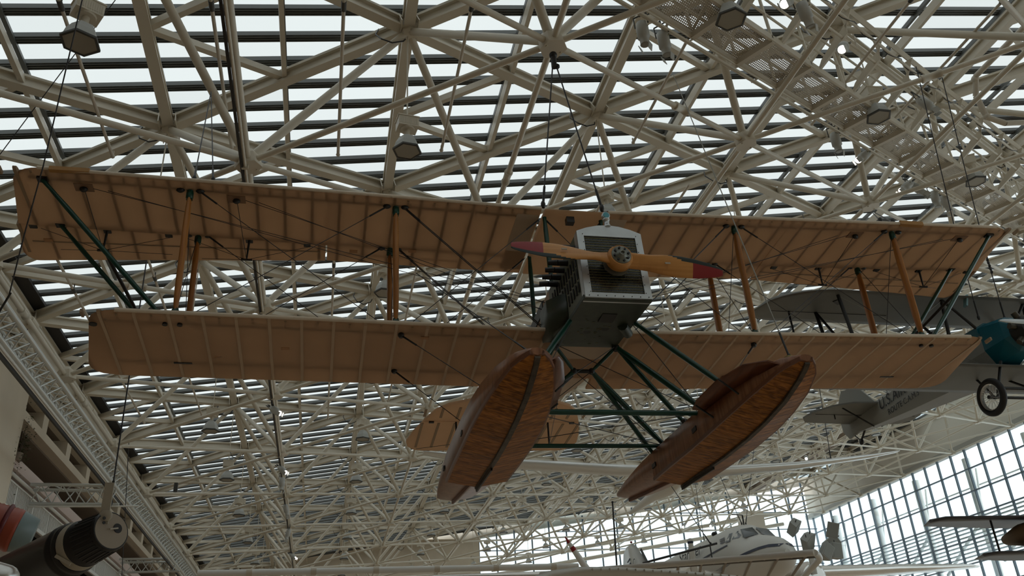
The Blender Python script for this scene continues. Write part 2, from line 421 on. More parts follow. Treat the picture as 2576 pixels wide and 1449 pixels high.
b = MB().prism([(-9.62, 28.7, 10.12), (-9.55, 28.7, 9.7), (-9.9, 28.7, 9.62), (-10.1, 28.7, 9.7), (-10.1, 28.7, 10.12)], (0, 47, 0)); b.build('lit_ledge', PINK, wl)
MB().tube((-9.58, 28.7, 9.52), (-9.58, 75, 9.52), .06, 8).build('ledge_rail', WHITE, wl)
rail = structure('railing_left', 'white picket railing along the left gallery edge')  # picket railing of the gallery edge, not a baseboard
MB().box((-9.6, 50, 9.33), (.06, 44, .05)).build('top_rail', WHITE, rail)
MB().box((-9.6, 50, 8.54), (.08, 44, .12)).build('bottom_rail', WHITE, rail)
pk = MB().box((0, 0, .5), (.03, .045, 1)).mesh('picket', WHITE)
pieces('picket', pk, [Matrix.Translation((-9.6, 28.8 + .125 * i, 8.55)) @ Matrix.Diagonal((1, 1, .78, 1)) for i in range(200)], rail)
for i in range(14): MB().box((-9.62, 29.6 + 1.9 * i, 8.95), (.07, .09, .85)).build('railing_post', WHITE, rail)

# ================================================================== right facade and far end wall: clear glass in a dark blue grey grid
def mat_glass():
    m = bpy.data.materials.new('clear_glazing'); m.use_nodes = True; N = m.node_tree.nodes; Lk = m.node_tree.links
    t = N.new('ShaderNodeBsdfTransparent'); t.inputs[0].default_value = (.93, .97, .985, 1)
    g = N.new('ShaderNodeBsdfGlossy'); g.inputs['Roughness'].default_value = .05; g.inputs[0].default_value = (.9, .95, 1, 1)
    mx = N.new('ShaderNodeMixShader'); mx.inputs[0].default_value = .06
    Lk.new(t.outputs[0], mx.inputs[1]); Lk.new(g.outputs[0], mx.inputs[2]); Lk.new(mx.outputs[0], N['Material Output'].inputs['Surface'])
    return m
GLASS = mat_glass()
MULL = mat('facade_mullion', (0.115, 0.16, 0.20), 0.4)
SLAT = mat('white_louvre', (0.62, 0.63, 0.6), .6)
wr = structure('wall_right', 'tall glass facade with slate blue mullions and louvres outside')
XW = 45.25
zs = [18.35 - 1.55 * i for i in range(12)]
ys = [48.67 + 1.565 * i for i in range(-46, 18)]
gp_me = MB().box((0, 0, 0), (.02, 1, 1)).mesh('glass_pane', GLASS)
gm = []
for i in range(len(ys) - 1):
    for j in range(len(zs) - 1):
        gm.append(Matrix.Translation((XW + .05, (ys[i] + ys[i + 1]) / 2, (zs[j] + zs[j + 1]) / 2)) @ Matrix.Diagonal((1, 1.565, 1.55, 1)))
pieces('glass_pane', gp_me, gm, wr, 150)
vm = MB().box((0, 0, .5), (.16, .10, 1)).mesh('mullion', MULL)
pieces('mullion', vm, [Matrix.Translation((XW, y, 0)) @ Matrix.Diagonal((1, 1, 18.4, 1)) for y in ys], wr)
for z in zs: MB().box((XW, 27, z), (.14, 97, .085)).build('transom', MULL, wr)
bx('head_beam', (44.9, -21, 18.2), (45.6, 76, 18.55), mat('head_beam', (.36, .34, .3), .6), wr)
bx('facade_sill', (45, -21, 0), (45.5, 76, 1.3), PANEL, wr)
bx('upper_fascia', (45.3, -21, 18.5), (45.6, 76, 22.2), PANEL, wr)
lv = MB()
for i in range(11): lv.box((XW + .62, 55, 13.62 - .27 * i), (.2, 44, .085))
lv.build('louvre', SLAT, wr, kind='stuff')
cm = unit_tube(14).mesh('facade_column', WHITE)
pieces('facade_column', cm, [Matrix.Translation((XW + 1.25, 36.35 + 6.2 * i, 0)) @ Matrix.Diagonal((.27, .27, 18, 1)) for i in range(7)], wr)
br = unit_tube(8).mesh('outside_brace', SLAT)
bm_ = []
for i in range(7):
    y = 36.35 + 6.2 * i
    bm_.append(bar_matrix((XW + 1.3, y, 13.7), (XW + 1.3, y + 5.4, 10.5), .12, .12))
    bm_.append(bar_matrix((XW + 2.6, y - 3, 16.3), (XW + 2.6, y + 3.2, 16.3), .06, .06))
    bm_.append(bar_matrix((XW + 1.3, y, 13.7), (XW + 2.6, y + .8, 17.5), .07, .07))
pieces('outside_brace', br, bm_, wr)
wb = structure('wall_back', 'far glazed end wall behind the roof trusses')
YB = 74.6
xs = [-9.0 + 1.565 * i for i in range(36)]; NX = 14
gm = []
gpb = MB().box((0, 0, 0), (1, .02, 1)).mesh('glass_pane', GLASS)
for i in range(NX, len(xs) - 1):
    for j in range(7):
        z = 9.3 + 1.55 * j
        if z + .6 < roof_z(xs[i]) + .3: gm.append(Matrix.Translation((xs[i] + .78, YB + .05, z + .775)) @ Matrix.Diagonal((1.565, 1, 1.55, 1)))
pieces('glass_pane', gpb, gm, wb)
vmb = MB().box((0, 0, .5), (.11, .14, 1)).mesh('mullion', MULL)
pieces('mullion', vmb, [Matrix.Translation((x, YB, 0)) @ Matrix.Diagonal((1, 1, roof_z(x) + .3, 1)) for x in xs[NX:]], wb)
for j in range(8):
    z = 9.3 + 1.55 * j; xa = max(xs[NX], (z - 14.2) / .146)
    MB().box(((xa + 45) / 2, YB, z), (45 - xa, .12, .06)).build('transom', MULL, wb)
bx('lower_end_wall', (-16, 74.5, 0), (45.5, 74.9, 9.3), BEIGE, wb)
bx('left_end_wall', (-16, 74.5, 9.3), (xs[NX], 74.9, 16.5), BEIGE, wb)
b = MB().prism([(-9, 74.9, roof_z(-9) - .2), (45.4, 74.9, roof_z(45.4) - .2), (45.4, 74.9, roof_z(45.4) + .6), (-9, 74.9, roof_z(-9) + .6)], (0, .3, 0)); b.build('end_beam', PANEL, wb)
tr = MB()
for dz in (-2.6, -3.6): tr.tube((10, 73.4, roof_z(10) + dz), (41, 73.4, roof_z(41) + dz), .16, 8)
tr.build('end_girder', STEEL2, wb)
bx('stair_core', (35.6, 70.2, 16.2), (37.5, 71.5, 17.75), PANEL, wb)
# ================================================================== the yellow-beige floatplane in the middle
BP = thing('biplane', 'large beige fabric biplane on two wooden floats, nose toward the viewer', 'airplane')
BP.matrix_world = Matrix(((0.99993, -0.004519, -0.010951, 3.434129), (0.005327, 0.997174, 0.074935, 10.630118), (0.010582, -0.074988, 0.997128, 8.42032), (0, 0, 0, 1)))
# section: distance along the chord -> lower and upper surface
def section(yl, yt, th=1.0, n=16):
    c = yt - yl; lo, hi = [], []
    for i in range(n + 1):
        t = .5 - .5 * math.cos(PI * i / n)
        up = .105 * th * (2.2 * math.sqrt(max(t, 0)) * (1 - t) * .8 + .12 * (1 - t)) * min(1, c / 1.6 + .2) + .018 * (1 - t)
        lw = .032 * math.exp(-t * 60) - .035 * t * t
        lo.append((yl + c * t, lw)); hi.append((yl + c * t, max(up, lw + .012)))
    return lo + hi[::-1]
def x_end(y, yl, yt, xle, xte, rle, rte):
    """outer end of the wing at chord position y: a raked edge with two rounded corners"""
    x = xle + (xte - xle) * (y - yl) / (yt - yl)
    if y < yl + rle: x -= rle - math.sqrt(max(0, rle ** 2 - (yl + rle - y) ** 2))
    if rte and y > yt - rte: x -= rte - math.sqrt(max(0, rte ** 2 - (y - yt + rte) ** 2))
    return x
def wing_half(sgn, x0, yl, te, xle, xte, yte, zf, rle=.32, rte=.3, sec=section):
    """te: chord end as a function of x; rows run along the span so that the tip keeps its rounded outline"""
    b = MB(); rings = []
    us = [i / 16 for i in range(16)] + [.965, .985, 1.0]
    for u in us:
        ring = []
        xm = x0 + (xle - x0) * u
        pts = sec(yl, te(xm))
        mid = [(pts[i][1] + pts[len(pts) - 1 - i][1]) / 2 for i in range(len(pts))]
        for i, (y, z) in enumerate(pts):
            x = x0 + (x_end(y, yl, yte, xle, xte, rle, rte) - x0) * u
            f = 1 if u < .96 else {.965: .9, .985: .65, 1.0: .12}[u]
            ring.append(Vector((sgn * x, y, zf(x, y) + mid[i] + (z - mid[i]) * f)))
        rings.append(ring)
    b.loft(rings); return b
UZ = lambda x, y: .026 * abs(x)
LZ = lambda x, y: -1.985 + .018 * abs(x)
YH = 1.09
TE1 = lambda x: 1.49 + (2.03 - 1.49) * (x - 3.6) / 4.5
def wing_mesh():
    b = MB()
    for s in (-1, 1):
        b.loft([[Vector((s * x, y, UZ(x, y) + z)) for y, z in section(-.18, 1.49)] for x in [.515 + (3.6 - .515) * i / 10 for i in range(11)]])
        o = wing_half(s, 3.6, -.18, lambda x: YH - .015, 7.72, 8.1, 2.03, UZ, .34, 0)
        b.add(o.v, o.f, True)
    b.loft([[Vector((x, y, z)) for y, z in section(-.18, 1.49)] for x in (-.455, 0, .455)])
    return b
uw = wing_mesh().build('upper_wing', FABRIC, BP)
def ail_sec(yl, yt):
    ts = [.5 - .5 * math.cos(PI * i / 10) for i in range(11)]
    return [(yl + (yt - yl) * t, -.008 - .034 * t) for t in ts] + [(yl + (yt - yl) * t, .075 * (1 - t) ** 1.3 - .028 * t + .002) for t in ts[::-1]]
for s in (-1, 1):
    al = wing_half(s, 3.625, YH + .015, TE1, x_end(YH + .015, -.18, 2.03, 7.72, 8.1, .3, 0), 8.1, 2.03, UZ, .0001, .3, ail_sec).build('aileron', FABRIC, BP)
    for i in range(12):
        x = 3.72 + .385 * i
        te = TE1(x) - (.02 if x < 7.8 else .2)
        pts_ = ail_sec(YH + .02, te); k = len(pts_) // 2
        ring = [(y, z + .003) for y, z in pts_[1:k - 1]] + [(y, z - .003) for y, z in pts_[k + 1:-1]]
        MB().loft([[Vector((s * (x + e), y, UZ(x, 0) + z)) for y, z in ring] for e in (-.022, .022)], True, True, False).build('rib', RIBW, al)
    MB().loft([[Vector((s * x, YH + .46 * (TE1(x) - YH) + dy, UZ(x, 0) - .0225 + dz)) for dy, dz in ((-.014, -.004), (.014, -.004), (.014, .025), (-.014, .025))] for x in (3.7, 7.85)]).build('stringer', RIBW, al)
    for x in (3.9, 4.75, 5.9, 6.75, 7.75): MB().box((s * x, YH + .03, UZ(x, 0) - .018), (.10, .09, .03)).build('hinge', BLACKM, al)
def ribs(parent, s, xs_, yl, yt, zf, thick=.045):
    for x in xs_:
        sec_ = section(yl, yt(x)); k = len(sec_) // 2
        ring = [(y, z + .003) for y, z in sec_[1:k]] + [(y, z - .003) for y, z in sec_[k:-1]]
        rings = [[Vector((s * (x + e), y, zf(x + e, 0) + z)) for y, z in ring] for e in (-thick / 2, thick / 2)]
        MB().loft(rings, True, True, False).build('rib', RIBW, parent)
        lo_ = sec_[1:k]
        MB().add([Vector((s * (x + e), y, zf(x + e, 0) + z - .0015)) for e in (-.02, .02) for y, z in lo_], [(i, i + 1, len(lo_) + i + 1, len(lo_) + i) for i in range(len(lo_) - 1)]).build('rib_tape', TAPE, parent) if zf is LZ else None
def leading_edge(parent, s, x0, x1, yl, zf, z0):  # added strip along the nose, its pale colour stands for sky light there
    MB().loft([[Vector((s * x, yl + .012 + math.cos(a) * .03, zf(x, 0) + z0 + math.sin(a) * .03)) for a in [PI * .4 + PI * 1.0 * i / 7 for i in range(8)]] for x in (x0, x1)], False, False).build('leading_edge', LEADE, parent)
for s in (-1, 1):
    leading_edge(uw, s, .515, 7.4, -.18, UZ, .038)
    ribs(uw, s, [.75 + .385 * i for i in range(19)], -.18, lambda x: 1.49 if x < 3.6 else YH - .015, UZ)
    b = MB()
    for i in range(38):
        x = .75 + .1925 * i
        if i % 2: b.box((s * x, -.07, UZ(x, 0) + .03), (.03, .13, .05))
    b.build('nose_riblets', RIBW, uw, kind='stuff')
    for y in (0.0, 1.045):
        x1 = 7.55
        MB().loft([[Vector((s * x, y + dy, UZ(x, 0) + .01 + dz)) for dy, dz in ((-.03, 0), (.03, 0), (.03, .08), (-.03, .08))] for x in (.53, x1)]).build('spar', RIBW, uw)
    MB().loft([[Vector((s * x, y, UZ(x, 0) + z)) for y, z in ((1.28, -.014), (1.30, -.014), (1.30, .02), (1.28, .02))] for x in (.53, 3.55)]).build('stringer', RIBW, uw)
    MB().loft([[Vector((s * x, y, UZ(x, 0) + z - .003)) for y, z in ((-.05, .0), (1.4, -.018), (1.4, -.01), (-.05, .008))] for x in (.53, .86)]).build('root_cover', FABRIC_OP, uw, 'darker stiff panel at the wing root')
    for x in (5.9, 3.95) if s < 0 else (6.9, 5.05):
        pass
MB().box((5.75, -.172, .185), (.42, .075, .07)).build('tape_patch', mat('amber_tape', (.40, .20, .05), .5), uw, 'amber tape on the leading edge')
MB().box((-7.0, -.17, .222), (.5, .07, .06)).build('tape_patch', MATS['amber_tape'], uw, 'amber tape on the leading edge')
for x, y in ((-7.62, 1.45), (-2.3, 1.08), (-3.2, 1.2)): MB().box((x, y, UZ(x, 0) - .03), (.12, .07, .012)).build('fabric_patch', mat('patch', (.42, .22, .10), .6), uw)
# lower wing
def lower():
    b = MB()
    for s in (-1, 1):
        o = wing_half(s, .42, -.06, lambda x: 1.665, 6.45, 6.78, 1.665, LZ, .28, .3)
        b.add(o.v, o.f, True)
    b.loft([[Vector((x, y, LZ(0, 0) + z)) for y, z in section(-.06, 1.28)] for x in (-.42, 0, .42)])
    return b
lw = lower().build('lower_wing', FABRIC, BP)
for s in (-1, 1):
    leading_edge(lw, s, .45, 6.15, -.06, LZ, .038)
    ribs(lw, s, [.6 + .41 * i for i in range(15)], -.06, lambda x: 1.655, LZ)
    b = MB()
    for i in range(30):
        x = .6 + .205 * i
        if i % 2: b.box((s * x, .05, LZ(x, 0) + .03), (.03, .13, .05))
    b.build('nose_riblets', RIBW, lw, kind='stuff')
    for y in (.163, 1.243): MB().loft([[Vector((s * x, y + dy, LZ(x, 0) + .005 + dz)) for dy, dz in ((-.03, 0), (.03, 0), (.03, .08), (-.03, .08))] for x in (.45, 6.3)]).build('spar', RIBW, lw)
    for x in (5.4, 5.58): MB().lathe([(0, .035), (.03, .03)], (s * x, .16, LZ(x, 0) - .03), (0, 0, 1), 8).build('strut_bolt', BLACKM, lw)
    MB().box((s * 5.48, 1.243, LZ(5.48, 0) - .012), (.24, .04, .03)).build('strut_plate', BLACKM, lw)
    for y, z in ((.163, 0), (1.243, 0)): MB().ball((s * 2.58, y, LZ(2.58, 0) - .03), .045, 8).build('wire_fitting', BLACKM, lw)
MB().lathe([(0, .05), (.012, .05)], (-6.45, .25, LZ(6.4, 0) - .005), (0, 0, -1), 12).build('tie_down_hole', BLACKM, lw)
for x, y in ((-5.0, 1.03), (-4.1, .72), (-2.25, .25)): MB().box((x, y, LZ(x, 0) - .008), (.11, .06, .012)).build('fabric_patch', MATS['patch'], lw)
# --- struts
def strut(name, p, q, r, m, parent=BP, flat=1.0, taper=.55, n=10):
    p, q = Vector(p), Vector(q); d = q - p; b = MB(); ks = [(0, taper), (.07, .78), (.2, 1), (.8, 1), (.93, .78), (1, taper)]
    x = d.normalized().cross(Vector((0, 1, 0))).normalized(); y = x.cross(d.normalized())
    b.loft([[p + d * t + x * math.cos(2 * PI * i / n) * r * f * flat + y * math.sin(2 * PI * i / n) * r * f for i in range(n)] for t, f in ks])
    return b.build(name, m, parent)
for s in (-1, 1):
    for x in (2.649, 5.478):
        for yu, yl in ((0.0, .163), (1.076, 1.243)):
            p = Vector((s * x, yu, UZ(x, 0) - .02)); q = Vector((s * x, yl, LZ(x, 0) + .10))
            m_ = (q - p)
            st = strut('interplane_strut', p + m_ * .04, q - m_ * .03, .07, STRUTW, flat=.62)
            strut('socket', p, p + m_ * .075, .05, SGREEN, st, taper=.9); strut('socket', q - m_ * .06, q, .047, SGREEN, st, taper=.9)
            for dx_ in (-.13, .13):
                MB().ball(p + Vector((dx_, 0, .005)), .042, 8, (1.4, 1, .8)).build('wire_fitting', BLACKM, st)
    f1, f2 = Vector((s * 7.364, 0, UZ(7.364, 0) - .02)), Vector((s * 5.6, .163, LZ(5.6, 0) + .06))
    r1, r2 = Vector((s * 7.364, 1.05, UZ(7.364, 0) - .02)), Vector((s * 5.6, 1.243, LZ(5.6, 0) + .06))
    oh = strut('overhang_brace', f1, f2, .034, SGREEN, taper=.9); MB().box(f1 + Vector((0, 0, .01)), (.13, .1, .05)).build('socket', BLACKM, oh)
    oh = strut('overhang_brace', r1, r2, .034, SGREEN, taper=.9); MB().box(r1 + Vector((0, 0, .01)), (.13, .1, .05)).build('socket', BLACKM, oh)
    strut('cross_brace', f1.lerp(f2, .52), r1.lerp(r2, .70), .024, BLACKM, taper=.9)
    # cabane
    strut('cabane_strut', (s * .44, -.02, 0), (s * .44, .0, -1.12), .036, SGREEN, taper=.9)
    strut('cabane_strut', (s * .44, 1.03, 0), (s * .44, 1.12, -1.12), .036, SGREEN, taper=.9)
# --- fuselage
def fus_ring(y, hw, zb, zt, crown):
    return [Vector((-hw, y, zb)), Vector((0, y, zb)), Vector((hw, y, zb)), Vector((hw, y, (zb + zt) / 2)), Vector((hw, y, zt)), Vector((hw * .6, y, zt + crown * .8)), Vector((0, y, zt + crown)), Vector((-hw * .6, y, zt + crown * .8)), Vector((-hw, y, zt)), Vector((-hw, y, (zb + zt) / 2))]
fz = [(.19, .446, -2.035, -1.16, .12), (1.0, .445, -1.97, -1.15, .1), (1.9, .42, -1.82, -1.13, .08), (3.0, .35, -1.60, -1.08, .06), (4.3, .26, -1.34, -.99, .05), (5.6, .15, -1.08, -.88, .04), (6.6, .06, -.92, -.80, .03), (7.0, .025, -.88, -.8, .02)]
fu = MB().loft([fus_ring(*r) for r in fz], True, True, False).build('fuselage', FABRIC_OP, BP, 'beige fabric covered rear fuselage')
MB().loft([fus_ring(y, .46, -1.3, -1.12, .14) for y in (.55, 1.35)], True, True, False).build('cockpit_coaming', BLACKM, fu)
cz = [(-1.30, .438, -2.165, -1.175, .12), (-.55, .444, -2.10, -1.17, .13), (.19, .446, -2.036, -1.165, .13)]
co = MB().loft([fus_ring(*r) for r in cz], True, True, False).build('engine_cowling', GREEN2, BP, 'olive green metal engine cowling')
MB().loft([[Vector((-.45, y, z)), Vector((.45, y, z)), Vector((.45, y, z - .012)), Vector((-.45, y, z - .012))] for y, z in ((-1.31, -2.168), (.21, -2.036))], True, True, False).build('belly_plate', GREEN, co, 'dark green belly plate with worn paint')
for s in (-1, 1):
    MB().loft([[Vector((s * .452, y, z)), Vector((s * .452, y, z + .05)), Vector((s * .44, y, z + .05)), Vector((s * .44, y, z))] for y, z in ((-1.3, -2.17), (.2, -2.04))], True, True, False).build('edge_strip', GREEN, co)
    lv_me = MB().loft([[Vector((s * .447, -.018, 0)), Vector((s * .462, 0, 0)), Vector((s * .447, .018, 0))], [Vector((s * .447, -.018, .15)), Vector((s * .462, 0, .15)), Vector((s * .447, .018, .15))]]).mesh('louvre', BLACKM)
    for r in range(3):
        for i in range(11):
            y = -1.16 + i * .115
            if r and i > 6: continue
            o = link('louvre', lv_me, co); o.location = (0, y, -1.62 - .19 * r + .015 * i)
    for i in range(6):
        y = -1.17 + .178 * i; z = -1.335
        if s < 0:
            e = MB().tube((-.42, y, z), (-.58, y, z), .042, 10).tube((-.58, y, z), (-.70, y + .03, z + .012), .042, 10, .034).build('exhaust_stub', BLACKM, BP)
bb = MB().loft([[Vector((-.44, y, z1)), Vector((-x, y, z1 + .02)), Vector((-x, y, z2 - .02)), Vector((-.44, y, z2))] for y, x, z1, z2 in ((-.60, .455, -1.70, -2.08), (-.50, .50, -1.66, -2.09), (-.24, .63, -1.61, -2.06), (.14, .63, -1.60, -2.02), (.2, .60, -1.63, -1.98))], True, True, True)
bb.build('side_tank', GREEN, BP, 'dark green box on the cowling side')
hb_ = MB().box((.02, -.78, -2.135), (.2, .22, .03)); hb_.build('drain_hatch', BLACKM, co)
MB().lathe([(0, .055), (.02, .05)], (.1, -.42, -2.105), (0, 0, 1), 12).build('drain_hole', BLACKM, co); MB().lathe([(0, .05), (.02, .045)], (-.12, -.3, -2.095), (0, 0, 1), 12).build('drain_hole', BLACKM, co)
MB().tube((.3, -.55, -2.12), (.46, -.3, -2.10), .07, 10).build('carburettor_scoop', GREEN, co)
b = MB()
for i in range(26): b.box((random.uniform(-.28, .2), random.uniform(-.75, .1), 0), (random.uniform(.01, .05), .012, .004))
b.v = [(x, y, -2.17 + (y + 1.31) * .0873 - .0125 + z) for x, y, z in b.v]
b.build('paint_chips', mat('bare_chip', (.16, .15, .09), .6), co, kind='stuff')
# --- radiator
yr = -1.343
rd = MB()
def strip(x0, x1, z0, z1, y=yr, t=.03): rd.box(((x0 + x1) / 2, y + t / 2, (z0 + z1) / 2), (x1 - x0, t, z1 - z0))
outer = [(-.441, -2.174), (.441, -2.174), (.441, -1.174), (.3, -1.115), (.15, -1.075), (0, -1.06), (-.15, -1.075), (-.3, -1.115), (-.441, -1.174)]
strip(-.441, -.35, -2.174, -1.174); strip(.35, .441, -2.174, -1.174); strip(-.35, .35, -2.174, -2.105); strip(-.35, .35, -1.245, -1.174)
rd.prism([(x, yr, z) for x, z in outer[2:]], (0, .03, 0))
for a, c in zip(outer, outer[1:] + outer[:1]): rd.add([(a[0], yr, a[1]), (c[0], yr, c[1]), (c[0], yr + .13, c[1]), (a[0], yr + .13, a[1])], [(0, 1, 2, 3)])
ra = rd.build('radiator', ALU, BP, 'bright metal radiator shell with arched top')
def mat_core():
    m = bpy.data.materials.new('radiator_core'); m.use_nodes = True; N = m.node_tree.nodes; Lk = m.node_tree.links; b_ = N['Principled BSDF']
    tc = N.new('ShaderNodeTexCoord'); w = N.new('ShaderNodeTexWave'); w.wave_type = 'BANDS'; w.bands_direction = 'X'; w.inputs['Scale'].default_value = 28
    cr = N.new('ShaderNodeValToRGB'); cr.color_ramp.elements[0].color = (.01, .012, .012, 1); cr.color_ramp.elements[1].color = (.06, .07, .065, 1)
    Lk.new(tc.outputs['Object'], w.inputs['Vector']); Lk.new(w.outputs['Fac'], cr.inputs[0]); Lk.new(cr.outputs[0], b_.inputs['Base Color'])
    b_.inputs['Roughness'].default_value = .22; b_.inputs['Metallic'].default_value = .3; b_.inputs['Specular IOR Level'].default_value = .8
    return m
MB().box((0, yr + .05, -1.675), (.72, .06, .9)).build('core', mat_core(), ra, 'dark finned radiator core')
b = MB()
for i in range(21): b.box((0, yr + .017, -1.27 - .0405 * i), (.70, .008, .0024 if i % 3 else .0045))
b.build('brass_fins', BRASS, ra, kind='stuff')
b = MB()
for i in range(8):
    for x in (-.365, .365): b.lathe([(0, .006), (.006, .005)], (x, yr - .002, -1.22 - .125 * i), (0, -1, 0), 6)
for i in range(8): b.lathe([(0, .007), (.008, .005)], (-.39 + .112 * i, yr - .002, -2.15), (0, -1, 0), 6)
b.build('rivets', BLACKM, ra, kind='stuff')
cap = MB().lathe([(0, .042), (.02, .042), (.021, .034), (.1, .034), (.101, .046), (.12, .046), (.121, .02), (.14, .018)], (0, -1.33, -1.075), (0, 0, 1), 14).build('filler_cap', ALU, ra)
mm = MB().lathe([(-.02, .054), (.02, .054), (.021, .046)], (0, -1.33, -.9), (0, -1, 0), 18).build('temperature_gauge', ALU, ra, 'round gauge on the filler cap')
MB().lathe([(0, .043), (.006, .042)], (0, -1.352, -.9), (0, -1, 0), 18).build('gauge_face', mat('gauge_blue', (.10, .38, .46), .3), ra)
# --- propeller
PC = Vector((0, -1.53, -1.72)); AL = math.radians(6)
pr_ = MB().lathe([(-.10, .145), (-.06, .165), (.04, .165), (.075, .14)], PC, (0, 1, 0), 24)
blade = {'wood': MB()}
st_r = [.08, .16, .25, .33, .42, .5, .58, .64, .70, .76, .82, .90, .98, 1.04, 1.10, 1.16, 1.22, 1.28, 1.33, 1.365, 1.385]
ch = [(0, .24), (.2, .20), (.4, .21), (.62, .27), (.8, .285), (1.0, .265), (1.2, .20), (1.33, .14), (1.385, .09)]
def ip(tab, r):
    for (a, x), (b_, y) in zip(tab, tab[1:]):
        if r <= b_: return x + (y - x) * (r - a) / (b_ - a)
    return tab[-1][1]
ends = []
for s in (1, -1):
    blade['tip'] = MB(); blade['sheath'] = MB()
    rh = Vector((math.cos(AL), 0, -math.sin(AL))) * s; th_ = Vector((math.sin(AL), 0, math.cos(AL))) * s
    rings = []; n = 32
    for r in st_r:
        c = ip(ch, r); t = max(.018, .11 - .085 * r); be = math.atan2(1.5, 2 * PI * max(r, .3)) * (1 if r > .3 else r / .3 * .8 + .2)
        ring = []
        for i in range(n):
            a = 2 * PI * i / n; u = c / 2 * math.cos(a); v_ = t / 2 * math.sin(a)
            cd = th_ * math.cos(be) + Vector((0, -1, 0)) * math.sin(be); nd = Vector((0, -1, 0)) * math.cos(be) - th_ * math.sin(be)
            ring.append(PC + rh * r + cd * (u + .01 * r) + nd * v_)
        rings.append(ring)
    for k in range(len(rings) - 1):
        rm = (st_r[k] + st_r[k + 1]) / 2
        for i in range(n):
            j = (i + 1) % n; am = 2 * PI * (i + .5) / n
            lim = max(.58, 1.0 - (rm - .60) * 1.6)
            key = 'sheath' if (rm > .60 and math.cos(am) > lim) else ('tip' if rm > .98 else 'wood')
            B_ = blade[key]; B_.add([rings[k][i], rings[k][j], rings[k + 1][j], rings[k + 1][i]], [(0, 1, 2, 3)], True)
    blade['tip'].add(rings[-1], [tuple(range(n))]); ends.append((blade['tip'], blade['sheath']))
pr_.add(blade['wood'].v, blade['wood'].f, True)
pp = pr_.build('propeller', PROPW, BP, 'varnished wooden two blade propeller')
for t_, s_ in ends: t_.build('blade_tip', RED, pp, 'dark red painted blade tip'); s_.build('edge_sheath', SHEATH, pp, 'dark green leading edge sheath')
hp = MB().lathe([(0, .128), (.012, .125), (.013, .07), (.03, .066), (.031, .045), (.06, .043), (.061, .025), (.04, .02)], PC + Vector((0, -.10, 0)), (0, -1, 0), 24).build('hub_plate', HUBM, pp)
for i in range(8):
    a = 2 * PI * i / 8 + .2
    MB().lathe([(0, .017), (.02, .016)], PC + Vector((.095 * math.cos(a), -.108, .095 * math.sin(a))), (0, -1, 0), 6).build('hub_bolt', BLACKM, pp)
MB().lathe([(0, .17), (.02, .175)], PC + Vector((0, .13, 0)), (0, -1, 0), 24).build('back_plate', HUBM, pp)
for x in (-.72, .62): MB().box(PC + Vector((x, -.06, -x * .105 + .0)), (.07, .012, .02)).build('maker_plate', mat('pale_plate', (.45, .4, .33), .5), pp)
# --- tail
tl = [(0, 4.75), (.5, 4.78), (.87, 4.88), (1.2, 5.07), (1.42, 5.35), (1.6, 5.86), (1.75, 6.4), (1.85, 6.95), (1.80, 7.22), (1.64, 7.42), (1.45, 7.46), (.15, 7.46)]
pts = tl + [(-x, y) for x, y in tl[::-1] if x > 0]
sb = MB().prism([(x, y, -.78) for x, y in pts if y <= 5.87] , (0, 0, .05)).build('tailplane', FABRIC, BP)
for s in (-1, 1):
    pe = [(x * s, y, -.78) for x, y in tl if y >= 5.86]; pe = [(.13 * s, 5.88, -.78)] + [(p[0], max(p[1], 5.88), p[2]) for p in pe]
    el = MB().prism(pe, (0, 0, .04)).build('elevator', FABRIC, BP)
    for i in range(5):
        x = .3 + .33 * i; MB().box((s * x, 6.6, -.785), (.05, 1.3, .012)).build('rib', RIBW, el); MB().box((s * x, 5.45, -.785), (.05, .75 - .1 * i, .012)).build('rib', RIBW, sb)
    for x in (.5, 1.45): MB().box((s * x, 5.87, -.80), (.1, .05, .03)).build('hinge', BLACKM, el)
    MB().tube((s * .95, 5.9, -.78), (s * .95, 5.95, -1.22), .02, 6).build('control_horn', BLACKM, el)
    strut('tail_strut', (s * .62, 5.35, -.80), (s * .12, 5.6, -1.08), .024, BLACKM, taper=.9); strut('tail_strut', (s * .62, 5.35, -.80), (s * .14, 5.0, -1.18), .024, BLACKM, taper=.9)
MB().prism([(-.02, 6.0, -.8), (-.02, 7.0, -.85), (-.02, 7.75, -.95), (-.02, 7.7, .3), (-.02, 7.0, .5), (-.02, 6.5, .2)], (.04, 0, 0)).build('rudder', FABRIC, BP)
# --- floats
FST = [(-2.62, -3.67, .07, -3.645, .06, -3.60, -3.585), (-2.54, -3.71, .14, -3.66, .13, -3.585, -3.55), (-2.38, -3.76, .225, -3.685, .215, -3.55, -3.50), (-2.0, -3.84, .32, -3.735, .31, -3.50, -3.43), (-1.5, -3.878, .385, -3.765, .37, -3.45, -3.36), (-1.0, -3.885, .42, -3.775, .40, -3.41, -3.31), (-.3, -3.86, .43, -3.76, .41, -3.36, -3.25), (.4, -3.80, .43, -3.715, .41, -3.32, -3.20), (1.12, -3.748, .415, -3.67, .40, -3.27, -3.15)]
AFT = [(1.12, -3.60, .405, -3.545, .40, -3.27, -3.15), (1.8, -3.49, .385, -3.44, .37, -3.23, -3.12), (2.6, -3.36, .335, -3.32, .32, -3.2, -3.10), (3.15, -3.265, .27, -3.235, .25, -3.17, -3.11), (3.32, -3.23, .19, -3.205, .17, -3.165, -3.125)]
FX = 1.488
def fring(st, cx):
    y, kz, hw, cz_, dw, dz, cr = st
    return [Vector((cx + x, y, z)) for x, z in ((0, kz), (hw, cz_), (hw * 1.0, (cz_ + dz) / 2), (dw, dz), (dw * .7, dz + (cr - dz) * .7), (0, cr), (-dw * .7, dz + (cr - dz) * .7), (-dw, dz), (-hw, (cz_ + dz) / 2), (-hw, cz_))]
